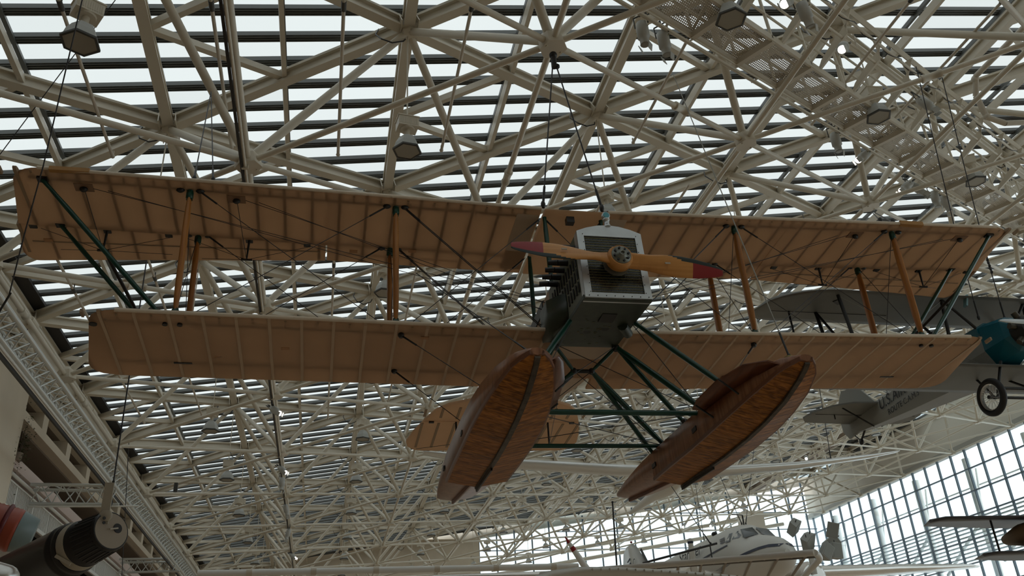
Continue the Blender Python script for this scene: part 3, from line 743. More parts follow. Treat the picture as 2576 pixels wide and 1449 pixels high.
def fst(y):
    for a, c in zip(FST, FST[1:]):
        if a[0] <= y <= c[0]:
            t = (y - a[0]) / (c[0] - a[0]); return [a[i] + (c[i] - a[i]) * t for i in range(7)]
for s in (-1, 1):
    cx = s * FX
    fl_ = MB().loft([fring(q, cx) for q in FST]).loft([fring(q, cx) for q in AFT]).build('float', HULLW, BP, 'left float of varnished wood' if s < 0 else 'right float of varnished wood')
    npl = 34
    for i in range(npl):                                    # bottom planks, laid across from keel to chine
        ya, yb_ = -2.60 + 3.71 * i / npl + .002, -2.60 + 3.71 * (i + 1) / npl - .002
        A, B2 = fst(ya), fst(yb_)
        for e in (-1, 1):
            sk = .03 * e
            vs = [Vector((cx, A[0], A[1] - .012)), Vector((cx + e * A[2], A[0], A[3] - .012)), Vector((cx + e * B2[2], B2[0], B2[3] - .012)), Vector((cx, B2[0], B2[1] - .012))]
            up_ = [p + Vector((0, 0, .014)) for p in vs]
            MB().add(vs + up_, [(0, 1, 2, 3), (7, 6, 5, 4), (0, 4, 5, 1), (1, 5, 6, 2), (2, 6, 7, 3), (3, 7, 4, 0)]).build('plank', PLANKW, fl_)
    kr = [[Vector((cx + x, q[0], q[1] + z)) for x, z in ((-.032, -.012), (.032, -.012), (.028, -.034), (-.028, -.034))] for q in FST]
    MB().loft(kr, True, True, False).build('keel_strip', mat('tarnished_metal', (.07, .055, .04), .5, metal=.4, noise=(14, .4)), fl_, 'tarnished metal keel strip')
    MB().loft([[Vector((cx + x, y, z + dz)) for x, dz in ((-.014, 0), (.014, 0), (.01, -.035), (-.01, -.035))] for y, z in ((.05, -3.872), (1.15, -3.778))], True, True, False).build('keel_rail', BLACKM, fl_)
    MB().loft([[Vector((cx + x, q[0], q[1] + z)) for x, z in ((-.018, 0), (.018, 0), (.012, -.05), (-.012, -.05))] for q in AFT], True, True, False).build('aft_keel', FINW, fl_)
    for e in (-1, 1):
        MB().loft([[Vector((cx + e * (q[2] + o_), q[0], q[3] + z)) for o_, z in ((-.03, -.016), (.008, -.014), (.01, .03), (-.012, .03))] for q in FST], True, True, False).build('chine_strip', mat('chine_wood', (.15, .055, .025), .35), fl_)
    # splash board on the inboard side
    e = -s
    pin = [(-2.42, -3.62, .20), (-2.1, -3.58, .29), (-1.6, -3.53, .36), (-1.05, -3.49, .40), (-.85, -3.47, .405)]
    out = [(-2.36, -3.55, .30), (-2.05, -3.45, .44), (-1.6, -3.44, .57), (-1.1, -3.46, .62), (-.93, -3.50, .61)]
    r_ = [[Vector((cx + e * a[2], a[0], a[1])), Vector((cx + e * o_[2], o_[0], o_[1])), Vector((cx + e * o_[2], o_[0], o_[1] + .02)), Vector((cx + e * a[2], a[0], a[1] + .02))] for a, o_ in zip(pin, out)]
    sp = MB().loft(r_, True, True, True).build('splash_board', FINW, fl_, 'dark wooden splash board at the bow')
    for y, z in ((-1.75, -3.47), (-1.05, -3.49)): MB().tube((cx + e * .40, y, -3.66), (cx + e * .62, y, z), .012, 6).build('stay', BLACKM, fl_)
    for y, z in ((-.5, -3.58), (1.0, -3.5)): MB().box((cx + e * .425, y, z), (.03, .13, .06)).build('cleat', BLACKM, fl_)
    MB().box((cx - e * .425, -.4, -3.6), (.03, .1, .05)).build('cleat', BLACKM, fl_); MB().box((cx - e * .41, 1.3, -3.42), (.03, .1, .05)).build('cleat', BLACKM, fl_)
    MB().lathe([(0, .05), (.015, .05)], (cx, -2.3, -3.47), (0, 0, 1), 8).build('bow_ring', BRASS, fl_)
    # float gear
    G = lambda a, c, r=.036, nm='float_strut': strut(nm, a, c, r, SGREEN, taper=.9)
    G((s * .45, -.63, -2.12), (s * 1.30, -1.20, -3.34)); G((s * .446, .195, -2.04), (s * 1.25, -.53, -3.33), .042); G((s * .446, .195, -2.04), (s * 1.17, -.06, -3.33), .034)
    G((s * .13, .45, -2.31), (s * 1.25, .97, -3.2), .04); G((s * .13, .45, -2.31), (s * 1.17, 1.13, -3.34), .034); G((s * .44, .18, -2.06), (s * .13, .45, -2.31), .026)
    MB().ball((s * .446, .195, -2.06), .06, 8).build('gear_fitting', BLACKM, BP); MB().ball((s * .13, .45, -2.31), .05, 8).build('gear_fitting', BLACKM, BP)
    MB().tube((s * 1.12, -.09, -3.27), (s * 1.19, -.05, -3.36), .03, 8, .06).build('strut_foot', BLACKM, BP); MB().tube((s * 1.13, 1.10, -3.28), (s * 1.19, 1.14, -3.37), .03, 8, .06).build('strut_foot', BLACKM, BP)
strut('spreader_bar', (-1.22, -.615, -3.405), (1.22, -.615, -3.405), .036, SGREEN, taper=.95); strut('spreader_bar', (-1.22, .892, -3.252), (1.22, .892, -3.252), .032, SGREEN, taper=.95)
MB().tube((-.13, .45, -2.31), (.13, .45, -2.31), .03, 8).build('apex_bar', BLACKM, BP)
# --- bracing wires
def wire(p, q, r=.0055, m=None, parent=BP, nm='bracing_wire', buckle=0):
    p, q = Vector(p), Vector(q)
    o = MB().tube(p, q, r, 5, caps=False).build(nm, m or CABLE, parent)
    if buckle:
        d = (q - p).normalized(); a = p if buckle > 0 else q; sg = 1 if buckle > 0 else -1
        MB().tube(a + d * sg * .04, a + d * sg * .3, .013, 6).build('turnbuckle', BLACKM, o)
    return o
def U(x, y, dx=0): return Vector((x + dx, y, UZ(x, 0) - .02))
def Lw(x, y, dx=0): return Vector((x + dx, y, LZ(abs(x), 0) + .09))
for s in (-1, 1):
    for yu, yl in ((0, .163), (1.06, 1.243)):
        xi, xo = 2.649 * s, 5.478 * s; d = .13 * s
        wire(U(xi, yu, -d), Vector((s * .47, yl, -1.9)), .007, buckle=1); wire(U(xi, yu, -d) + Vector((0, .03, 0)), Vector((s * .47, yl + .035, -1.9)), .007)
        wire(U(s * .5, yu), Lw(xi, yl, -d), buckle=1); wire(U(xo, yu, -d), Lw(xi, yl, d), buckle=1); wire(U(xi, yu, d), Lw(xo, yl, -d), buckle=1)
    for x in (2.649, 5.478): wire(U(s * x, 0), Lw(s * x, 1.243)); wire(U(s * x, 1.06), Lw(s * x, .163))
    wire(Vector((s * 2.58, .163, LZ(2.58, 0) - .03)), (s * 1.3, -.6, -3.33), buckle=1); wire(Vector((s * 2.58, 1.243, LZ(2.58, 0) - .03)), (s * 1.3, .9, -3.22), buckle=1)
    wire((s * .42, .16, -2.06), (-s * 1.2, -.55, -3.36)); wire((s * .13, .45, -2.31), (-s * 1.2, .92, -3.22)); wire((s * .42, -.6, -2.12), (s * 1.15, -.62, -3.38))
    wire((s * 1.2, -.6, -3.38), (s * -1.2, .9, -3.24)); wire((s * .95, 5.95, -1.22), (s * .3, 2.5, -1.5)); wire((s * .95, 5.95, -1.22), (s * 1.6, 7.35, -.78))
    # aileron horns with their wires and the pulley patches on the wing
    for x in (4.75, 6.75):
        h = MB().tube((s * x, YH + .02, UZ(x, 0) - .03), (s * (x + .02), YH + .08, UZ(x, 0) - .33), .02, 6, .012).build('control_horn', BLACKM, BP)
        e = Vector((s * (x + .02), YH + .08, UZ(x, 0) - .33))
        MB().box(e, (.16, .03, .02)).build('horn_arm', BLACKM, h)
        for dx_, y in ((-.9, 1.15), (.9, 1.15), (-.85, 1.62), (.75, 1.68)):
            wire(e, (s * (x + dx_), y, UZ(x + dx_, 0) - .03), .004, parent=h, nm='horn_wire')
        px = x + .12; pt = Vector((s * px, .12, UZ(px, 0) - .012))
        pp_ = MB().box(pt, (.24, .16, .012)).build('pulley_patch', mat('brown_patch', (.24, .14, .08), .6), BP)
        MB().ball(pt + Vector((0, 0, -.03)), .055, 8, (1, .7, .8)).build('pulley', BLACKM, pp_)
        wire(pt, e, .005); wire(pt + Vector((-s * .12, 0, -.01)), (s * .45, .3, -1.3), .0045); wire(pt + Vector((-s * .3, .03, -.01)), (s * .45, .5, -1.3), .0045)
    wire(U(s * .45, -.02), (-s * .44, 0, -1.1), .006, buckle=1)
MB().box((-.06, -.05, -.06), (.12, .1, .1)).build('centre_bracket', BLACKM, BP)
# ================================================================== high-bay lamps, one under each upper node
LENS = mat('lamp_lens', (0.30, 0.28, 0.23), .35)
LAMPG = mat('lamp_reflector_grey', (0.42, 0.43, 0.41), .4)
DARKRIM = mat('lamp_rim', (0.05, 0.05, 0.045), .5)
def make_lamp():
    r = thing('high_bay_lamp', 'lamp', 'lamp')
    MB().tube((0, 0, -.15), (0, 0, -2.45), .016, 6).build('rod', STEEL2, r)
    bo = MB().box((0, 0, -2.6), (.40, .30, .22)).box((0, 0, -2.48), (.43, .33, .025))
    for i in range(11): bo.box((-.17 + .034 * i, -.153, -2.6), (.012, .012, .15))
    bo.lathe([(0, .15), (.03, .14)], (0, 0, -2.71), (0, 0, -1), 16); bo.build('ballast_box', STEEL2, r)
    MB().tube((0, 0, -2.73), (0, 0, -2.92), .055, 10).build('stem', STEEL2, r)
    def hx(R, z): return [(R * math.cos(PI / 3 * i), R * math.sin(PI / 3 * i), z) for i in range(6)]
    MB().loft([hx(.08, -2.88), hx(.17, -2.95), hx(.235, -3.08), hx(.265, -3.22)], True, False, False).build('reflector', LAMPG, r)
    MB().loft([hx(.265, -3.21), hx(.295, -3.22), hx(.295, -3.255), hx(.255, -3.26)], True, False, False).build('lens_rim', DARKRIM, r)
    MB().add(hx(.258, -3.25), [(0, 1, 2, 3, 4, 5)]).build('lens', LENS, r)
    return r
ORD = ['first', 'second', 'third', 'fourth', 'fifth', 'sixth', 'seventh', 'eighth', 'ninth', 'tenth', 'eleventh', 'twelfth']
special = {(-1, 0): 'large hexagonal lamp at the top left corner of the view', (0, 0): 'hexagonal lamp on a long rod above the left upper wing',
           (1, 0): 'lamp with only its ballast box showing above the radiator cap', (0, 1): 'hexagonal lamp half hidden behind the left inner struts',
           (1, -1): 'hexagonal lamp nearest the top edge in front of the catwalk', (2, -1): 'hexagonal lamp before the middle of the perforated catwalk', (3, -1): 'hexagonal lamp before the right end of the catwalk',
           (-1, 3): 'nearest lamp below the left tip of the lower wing'}
lamp0 = make_lamp(); first = True
for k in range(-1, 7):
    cnt = 0
    for j in range(-4, 9):
        p = nodes.get((k, j))
        if p is None or not seen(p + Vector((0, 0, -3.0)), 40): continue
        o = lamp0 if first else copy_tree(lamp0); first = False
        cnt += 1
        off = Vector((.42, -.2, .32)) if (k, j) in ((1, -1), (2, -1), (3, -1)) else Vector((0, 0, 0))
        o.location = p + off; o.rotation_euler = (0, 0, {(-1, 0): .55, (0, 0): .15}.get((k, j), random.uniform(0, 1.05)))
        lb = special.get((k, j)) or f'small hexagonal lamp, {ORD[cnt - 1]} one in lamp row {ORD[k + 1]} from the left wall'
        tag(o, lb, 'lamp', 'hexagonal high bay lamps under the roof')

# ================================================================== sprinkler pipes along the hall
PIPE = mat('sprinkler_pipe', (0.55, 0.50, 0.42), .45)
pl_ = [(-4.37, 8.3, 14.85, 11.92, 'outermost thin pipe beside the top left lamp'), (-2.18, 8.3, 14.7, 12.24, 'thin pipe crossing behind the big left strut'), (-.1, 8.3, 15.1, 12.54, 'thin pipe ending above the left wing, upper left of centre'),
       (2.08, 8.3, 15.1, 12.86, 'thin pipe just left of the hub with the cables'), (6.52, 9.0, 15.1, 13.5, 'thin pipe left of the catwalk below two unlit spotlights'),
       (-6.2, 17.5, 30, 11.6, 'long thin pipe beside the left lower wing tip'), (-4.37, 17.3, 30, 11.92, 'long thin pipe under the left end of the upper wing'), (-.1, 17.3, 32, 12.54, 'thin pipe behind the left inner bracing wires'), (2.08, 17.3, 32, 12.86, 'thin pipe to the left of the engine'),
       (10.9, 8, 14.6, 14.1, 'thin pipe crossing the catwalk railing'), (13.1, 8, 15.2, 14.4, 'thin pipe on the right above the catwalk'), (6.52, 17, 32, 13.5, 'thin pipe behind the right propeller blade'), (8.7, 17, 32, 13.8, 'thin pipe behind the right inner strut')]
for x, ya, yb, z, lb in pl_:
    t = thing('sprinkler_pipe', lb, 'pipe', (x, ya, z), 'sprinkler pipes under the skylight')
    MB().tube((0, 0, 0), (0, yb - ya, 0), .032, 8).build('pipe', PIPE, t)
    MB().tube((0, yb - ya, 0), (0, yb - ya, .12), .02, 6).ball((0, yb - ya, 0), .045, 8).build('end_cap', PIPE, t)
    MB().tube((0, 2.6, .02), (0, 2.6, .16), .014, 6).tube((0, 2.5, 0), (0, 2.7, 0), .045, 8).build('sprinkler_head', DARKRIM, t)
t = thing('water_main', 'thick pipe with elbows at the right above the catwalk', 'pipe', (16.2, 10.5, 15.7))
MB().path([Vector((0, 0, .6)), Vector((0, 4.2, .6)), Vector((.1, 4.5, .2)), Vector((.3, 4.6, -.4)), Vector((.8, 4.6, -.55)), Vector((4.5, 4.6, 0))], .075, 10).build('pipe', PIPE, t)
for c in ((0, 4.25, .55), (.3, 4.6, -.38)): MB().ball(c, .1, 8).build('elbow', PIPE, t)

# ================================================================== catwalk with its lighting boom
ex = TW.normalized(); ey = Vector((-ex.y, ex.x, 0)).normalized(); ez = ex.cross(ey)
CW0 = Bn(1, 0) + ez * .85
CWM = Matrix(((ex.x, ey.x, ez.x, CW0.x), (ex.y, ey.y, ez.y, CW0.y), (ex.z, ey.z, ez.z, CW0.z), (0, 0, 0, 1)))
cw = thing('catwalk', 'long perforated steel catwalk with railings slanting through the roof trusses', 'catwalk'); cw.matrix_world = CWM
def mat_perf():
    m = bpy.data.materials.new('perforated_sheet'); m.use_nodes = True; N = m.node_tree.nodes; Lk = m.node_tree.links; b_ = N['Principled BSDF']
    b_.inputs['Base Color'].default_value = (.46, .42, .35, 1); b_.inputs['Roughness'].default_value = .5
    tc = N.new('ShaderNodeTexCoord'); sx = N.new('ShaderNodeSeparateXYZ'); Lk.new(tc.outputs['Object'], sx.inputs[0])
    def math_(op, a, bb=None, v=None):
        n = N.new('ShaderNodeMath'); n.operation = op
        if hasattr(a, 'links') or not isinstance(a, (int, float)): Lk.new(a, n.inputs[0])
        else: n.inputs[0].default_value = a
        if bb is not None: Lk.new(bb, n.inputs[1])
        if v is not None: n.inputs[1].default_value = v
        return n.outputs[0]
    P = .052
    u = math_('DIVIDE', sx.outputs[0], v=P); w = math_('DIVIDE', sx.outputs[1], v=P * .866)
    row = math_('FLOOR', w); odd = math_('MODULO', math_('ABSOLUTE', row), v=2); sh = math_('MULTIPLY', odd, v=.5)
    uu = math_('ADD', u, sh); fu_ = math_('SUBTRACT', math_('FRACT', uu), v=.5); fw_ = math_('MULTIPLY', math_('SUBTRACT', math_('FRACT', w), v=.5), v=.866)
    d2 = math_('ADD', math_('MULTIPLY', fu_, fu_), math_('MULTIPLY', fw_, fw_))
    hole = math_('LESS_THAN', d2, v=.07)
    tr_ = N.new('ShaderNodeBsdfTransparent'); mx = N.new('ShaderNodeMixShader')
    Lk.new(hole, mx.inputs[0]); Lk.new(b_.outputs[0], mx.inputs[1]); Lk.new(tr_.outputs[0], mx.inputs[2]); Lk.new(mx.outputs[0], N['Material Output'].inputs['Surface'])
    return m
PERF = mat_perf()
dk = MB().add([(0, -1.82, 0), (1.5, -1.82, 0), (1.5, -1.06, 0), (0, -1.06, 0)], [(0, 1, 2, 3)]).mesh('deck_panel', PERF)
BAY = 1.5375
xs0 = -9.2; NB = 19
cb = MB().box((0, -1.44, -.07), (.12, .84, .12)).mesh('cross_beam', STEEL)
post = MB().box((0, 0, .55), (.05, .05, 1.15)).mesh('railing_post', STEEL2)
brk = MB().prism([(-.01, -1.82, .02), (-.01, -2.62, .42), (-.01, -2.66, .66), (-.01, -2.36, .50), (-.01, -1.95, .20)], (.02, 0, 0)).box((0, -2.2, .22), (.07, .9, .06), Matrix.Rotation(-.5, 3, 'X'))
brk.prism([(-.01, -2.62, .55), (-.01, -2.86, .95), (-.01, -2.60, .92)], (.02, 0, 0))
brm = brk.mesh('boom_bracket', STEEL)
for i in range(NB):
    x = xs0 + BAY * i
    for me, nm, lc in ((dk, 'deck_panel', (x, 0, 0)), (cb, 'cross_beam', (x, 0, 0)), (post, 'railing_post', (x, -1.85, 0)), (post, 'railing_post', (x, -1.03, 0)), (brm, 'boom_bracket', (x + .4, 0, 0))):
        o = link(nm, me, cw); o.location = lc
LX0, LX1 = xs0, xs0 + BAY * NB
def long(nm, y, z, r, m=STEEL2, n=8): return MB().tube((LX0, y, z), (LX1, y, z), r, n).build(nm, m, cw)
for y in (-1.85, -1.03): MB().box(((LX0 + LX1) / 2, y, -.02), (LX1 - LX0, .05, .16)).build('edge_beam', STEEL, cw)
for y, z in ((-1.85, 1.1), (-1.85, .6), (-1.03, 1.1), (-1.03, .6)): long('handrail', y, z, .028)
for y, z in ((-1.0, -.10), (-.97, -.2), (-.90, -.16), (-.86, -.05)): long('lighting_pipe', y, z, .022)
long('boom_pipe', -2.72, .72, .035); long('boom_pipe', -2.5, .40, .03)
MB().box(((LX0 + LX1) / 2, -2.75, 1.02), (LX1 - LX0, .03, .14), Matrix.Rotation(.35, 3, 'X')).build('boom_plate', STEEL, cw)
b = MB(); pts = []
for i in range(150): x = LX0 + (LX1 - LX0) * i / 149; pts.append(Vector((x, -2.72 + .05 * math.sin(i * 1.1), .72 + .05 * math.cos(i * 1.1))))
b.path(pts, .010, 4).build('boom_cable', BLACKM, cw)
b = MB()
for i in range(60): b.box((LX0 + .769 * i, -.93, -.13), (.025, .16, .03))
b.build('pipe_clamps', STEEL2, cw, kind='stuff')

# ================================================================== spotlights
LIT = mat_emit('lit_lamp', (1.0, .93, .86), 9.0)
SPOTM = mat('spot_body', (0.46, 0.47, 0.45), .4)
def make_spot(lit):
    r = thing('spotlight', 'spot', 'spotlight')
    MB().lathe([(0, .04), (.02, .10), (.12, .115), (.34, .115), (.36, .085), (.48, .082), (.5, .09), (.505, .085)], (0, 0, .12), (0, 0, -1), 14).build('body', SPOTM, r)
    for sx_ in (-1, 1): MB().box((sx_ * .09, 0, -.46), (.012, .14, .13), Matrix.Rotation(sx_ * .25, 3, 'Y')).build('barn_door', SPOTM, r)
    MB().box((0, .02, .33), (.05, .03, .1)).tube((-.13, 0, .05), (-.13, 0, .28), .012, 6).tube((.13, 0, .05), (.13, 0, .28), .012, 6).tube((-.13, 0, .28), (.13, 0, .28), .014, 6).build('yoke', DARKRIM, r)
    MB().tube((-.15, .03, -.04), (.15, -.03, -.02), .008, 5).build('focus_rod', BRASS, r)
    MB().lathe([(0, .08), (.005, .08)], (0, 0, -.388), (0, 0, -1), 14).build('lens', LIT if lit else LENS, r)
    return r
spot_off = make_spot(False); spot_on = make_spot(True)
def aim(o, loc, d):
    o.location = loc; o.rotation_mode = 'QUATERNION'; o.rotation_quaternion = Vector(d).to_track_quat('-Z', 'Y')
SP = [((5.22, 10.96, 12.86), (.05, .05, -1), 0, 'unlit grey spotlight left of a pair under the catwalk top'), ((5.73, 11.22, 12.94), (.12, .1, -1), 0, 'unlit grey spotlight right of a pair under the catwalk top'),
      ((7.86, 10.32, 13.25), (-.62, -.55, -.8), 1, 'lit spotlight at the top edge above the catwalk'), ((8.15, 10.32, 13.15), (.35, .25, -1), 0, 'unlit spotlight beside the lit one at the top edge'),
      ((9.78, 11.52, 13.53), (-.62, -.55, -.8), 1, 'lit spotlight on the boom right of the catwalk'), ((11.43, 14.61, 13.77), (.1, .1, -1), 0, 'unlit spotlight with barn doors under the catwalk middle'),
      ((12.79, 15.42, 13.97), (-.9, -.2, -.7), 1, 'lit spotlight turned left under the catwalk middle'), ((15.14, 16.97, 14.31), (-.9, -.1, -.7), 1, 'lit spotlight under the lower right end of the catwalk'),
      ((15.5, 17.2, 14.45), (.4, -.3, -.7), 0, 'small unlit spotlight next to the lit one at the catwalk end'), ((16.44, 17.59, 14.5), (.05, .05, -1), 0, 'unlit spotlight above the amber tape, left of its neighbour'),
      ((17.0, 17.9, 14.6), (.3, .1, -1), 0, 'unlit spotlight above the amber tape, right of its neighbour'), ((12.98, 13.35, 14.0), (.3, -.3, -.8), 0, 'chunky unlit spotlight on the boom above the middle lamp')]
TZ = 11.295 - .38; TX = -1.76
SP += [((TX, 26.6, TZ + .05), (.55, -.7, -.6), 1, 'lit spotlight just below the left lower wing'), ((TX, 33.3, TZ + .05), (.5, -.7, -.6), 1, 'second lit spotlight down the ceiling track'), ((TX, 34.8, TZ), (0, 0, -1), 0, 'unlit spotlight hanging below the second lit one'),
       ((TX, 39.2, TZ), (.3, 0, -1), 0, 'unlit spotlight midway down the ceiling track'), ((TX, 44.2, TZ), (-.2, 0, -1), 0, 'unlit spotlight far down the ceiling track'), ((TX, 50.6, TZ + .05), (.55, -.7, -.6), 1, 'farthest lit spotlight on the ceiling track'),
       ((24.6, 53.5, 13.6), (-.5, -.8, -.5), 1, 'lit far spotlight under the right float'), ((26.8, 58.0, 14.0), (-.5, -.8, -.5), 1, 'small far lit light right above the airliner'), ((22.6, 53.0, 12.9), (-.5, -.8, -.5), 1, 'small far lit light left of the cables'),
       ((27.9, 45.8, 15.3), (-.5, -.8, -.5), 1, 'small lit light below the mail plane tail')]
u0 = u1 = True
for loc, d, lit, lb in SP:
    if lit: o = spot_on if u1 else copy_tree(spot_on); u1 = False
    else: o = spot_off if u0 else copy_tree(spot_off); u0 = False
    aim(o, loc, d); tag(o, lb, 'spotlight', 'stage spotlights under the roof')
tk = thing('lighting_track', 'thin black and white lighting track hanging under the left hub line', 'track', (TX, 4, TZ + .12))
MB().tube((0, 0, .1), (0, 68, .1), .03, 8).build('white_pipe', STEEL2, tk); MB().box((-.055, 34, .08), (.045, 68, .05)).build('black_rail', BLACKM, tk)
for i in range(11): MB().tube((0, 3.6 + L * i, .1), (0, 3.6 + L * i, .3), .02, 6).box((0, 3.6 + L * i, .1), (.12, .06, .1)).build('track_hanger', STEEL2, tk)

# ================================================================== lighting trusses at the left wall
def truss(name, label, ch3, step, rr, cat='truss'):
    """three chords given by start and end points"""
    t = thing(name, label, cat, ch3[0][0])
    o_ = Vector(ch3[0][0]); c3 = [(Vector(a) - o_, Vector(b_) - o_) for a, b_ in ch3]
    for a, b_ in c3: MB().tube(a, b_, rr, 10).build('chord', BRUSHED, t)
    n = int((c3[0][1] - c3[0][0]).length / step); ms = []
    for i in range(n):
        for e, f in ((0, 1), (1, 2), (2, 0)):
            p = c3[e][0].lerp(c3[e][1], i / n); q = c3[f][0].lerp(c3[f][1], (i + .5) / n); r_ = c3[e][0].lerp(c3[e][1], (i + 1) / n)
            ms.append(bar_matrix(p, q, rr * .36, rr * .36)); ms.append(bar_matrix(q, r_, rr * .36, rr * .36))
    me = unit_tube(6).mesh('lacing_rod', BRUSHED)
    inv = Matrix.Translation(o_)
    # nearest rods as pieces
    def key(m):
        q = project(inv @ m @ Vector((0, 0, .5))); return 1e6 if q is None or not (-60 < q[0] < 2640 and -60 < q[1] < 1510) else q[2]
    ms.sort(key=key)
    for m in ms[:300]: o = link('lacing_rod', me, t); o.matrix_local = m
    if len(ms) > 300:
        b = MB(); vs = [v.co.copy() for v in me.vertices]; fs = [tuple(p.vertices) for p in me.polygons]
        for m in ms[300:]: b.add([m @ v for v in vs], fs, True)
        b.build('lacing_rod', BRUSHED, t, kind='stuff')
    return t
t = truss('lighting_truss', 'long silver lattice truss running down the left wall', [((-6.7, 8, 10.02), (-6.7, 74, 10.02)), ((-7.0, 8, 9.66), (-7.0, 74, 9.66)), ((-7.25, 8, 10.08), (-7.25, 74, 10.08))], .55, .055)
MB().tube((-.36, 0, -.44), (-.36, 66, -.44), .035, 8).build('light_rail', WHITE, t); MB().box((-.44, 33, -.52), (.06, 66, .09)).build('cable_tray', BLACKM, t)
t = truss('cross_truss', 'short grey lattice truss crossing above the black rocket', [((-9.5, 30.5, 9.62), (-6.95, 30.5, 9.58)), ((-9.5, 30.9, 9.55), (-6.95, 30.9, 9.5)), ((-9.5, 30.7, 9.04), (-6.75, 30.7, 9.0))], .62, .055)
MB().box((4.5, 0, -.1), (.12, .12, .3)).build('clamp', DARKRIM, t); MB().tube((0, .1, -.7), (3.4, .1, -.7), .03, 8).build('light_tube', WHITE, t)
truss('cross_truss', 'farther short lattice truss at the bottom left below the rocket tip', [((-9.5, 45, 9.86), (-6.95, 45, 9.84)), ((-9.5, 45.4, 9.78), (-6.95, 45.4, 9.76)), ((-9.5, 45.2, 9.28), (-6.75, 45.2, 9.3))], .62, .055)
for i, (x, z, lb) in enumerate(((-7.15, 11.0, 'silver conduit along the eave, upper one beside the truss'), (-7.5, 10.78, 'silver conduit along the eave, lower one beside the truss'))):
    t = thing('conduit', lb, 'pipe', (x, 8, z), 'conduits along the left eave')
    MB().tube((0, 0, 0), (0, 65, 0), .055, 8).build('pipe', STEEL2, t)
    for q_ in range(9): MB().tube((0, 6 + 6.5 * q_ + i, 0), (0, 6.5 + 6.5 * q_ + i, 0), .08, 8).build('coupling', STEEL2, t)

# ================================================================== the rocket pieces at the bottom left
BLK = mat('rocket_black', (0.012, 0.011, 0.011), .38)
CREAM = mat('cream_band', (0.42, 0.38, 0.30), .6)
rk = thing('rocket', 'black rocket stage with a cream band and an open beige end', 'rocket', (-3.159, 14.135, 4.614))
ax = (Vector((-4.726, 15.706, 4.287)) - Vector((-3.159, 14.135, 4.614))).normalized()
MB().lathe([(0, .285), (.02, .30), (.62, .345), (.64, .36)], (0, 0, 0), ax, 36).build('nozzle_section', BLK, rk)
MB().lathe([(.64, .362), (.66, .366), (.80, .372), (.82, .366)], (0, 0, 0), ax, 36).build('cream_band', CREAM, rk, 'cream painted band')
MB().lathe([(.82, .38), (.86, .40), (.9, .40), (.92, .385), (.98, .385), (1.0, .41), (1.06, .41), (1.08, .40), (3.2, .40)], (0, 0, 0), ax, 36).build('body', BLK, rk)
u_ = ax.cross(Vector((0, 0, 1))).normalized(); w_ = u_.cross(ax)
def rp(a, r, h): return ax * h + (u_ * math.cos(a) + w_ * math.sin(a)) * r
for i in range(30):
    a = 2 * PI * i / 30; MB().tube(rp(a, .305, .06), rp(a, .338, .5), .012, 5).build('rib', BLK, rk)
MB().lathe([(.012, .27), (-.004, .268)], (0, 0, 0), ax, 36).build('end_disc', mat('beige_disc', (.34, .285, .22), .6), rk, 'beige open end disc')
MB().lathe([(-.006, .075), (-.012, .07)], w_ * .05 + u_ * .10, ax, 18).build('port_hole', BLACKM, rk)
MB().tube(w_ * .05 + u_ * .1 - ax * .01, w_ * .0 - u_ * .06 - ax * .05, .014, 6).build('pipe_stub', CREAM, rk)
MB().box(Vector((0, 0, 0)) + w_ * .40 - u_ * .13 - ax * .03, (.13, .03, .62)).ball(w_ * .2 - u_ * .13 - ax * .03, .1, 8, (1, .3, 1)).build('hanger_plate', CREAM, rk)
for q_ in (.08, .15): MB().lathe([(0, .025), (.01, .024)], w_ * q_ - u_ * .17 - ax * .055, -ax, 10).build('bolt_hole', BLACKM, rk)
MB().box(rp(3.9, .385, .72), (.26, .04, .05), Matrix.Rotation(.5, 3, 'Y')).build('band_latch', CREAM, rk)
rd_ = thing('ribbed_cylinder', 'orange red ribbed rocket cylinder with a blue grey end', 'rocket', (-6.981, 18.931, 5.935))
ax2 = (Vector((-5.762, 19.277, 5.623)) - Vector((-6.981, 18.931, 5.935))).normalized(); ORG = mat('orange_red', (.32, .055, .024), .35)
pf = [(-1.2, .42)]
for i in range(26): pf += [(-1.2 + .09 * i, .42), (-1.2 + .09 * i + .045, .434)]
pf = [q for q in pf if q[0] < .98]
MB().lathe(pf + [(.99, .40)], (0, 0, 0), ax2, 36).build('ribbed_body', ORG, rd_)
MB().lathe([(.68, .44), (.70, .47), (.75, .47), (.77, .44)], (0, 0, 0), ax2, 36).build('flange', mat('dark_red', (.12, .012, .015), .4), rd_)
MB().lathe([(.99, .41), (1.3, .33), (1.31, .1)], (0, 0, 0), ax2, 36).build('end_cone', mat('blue_grey', (.16, .21, .21), .4), rd_)
rm = thing('silver_cylinder', 'polished silver tube rim at the bottom left corner', 'tube', (-3.227, 9.121, 3.213))
MB().lathe([(-.6, .13), (.36, .13), (.40, .12), (.44, .09), (.45, .02)], (0, 0, 0), Vector((.494, -.03, -.157)), 28).build('shell', SILVER, rm)
MB().lathe([(.1, .133), (.13, .136), (.16, .133)], (0, 0, 0), Vector((.494, -.03, -.157)), 28).build('band', mat('blue_band', (.03, .05, .12), .3), rm)

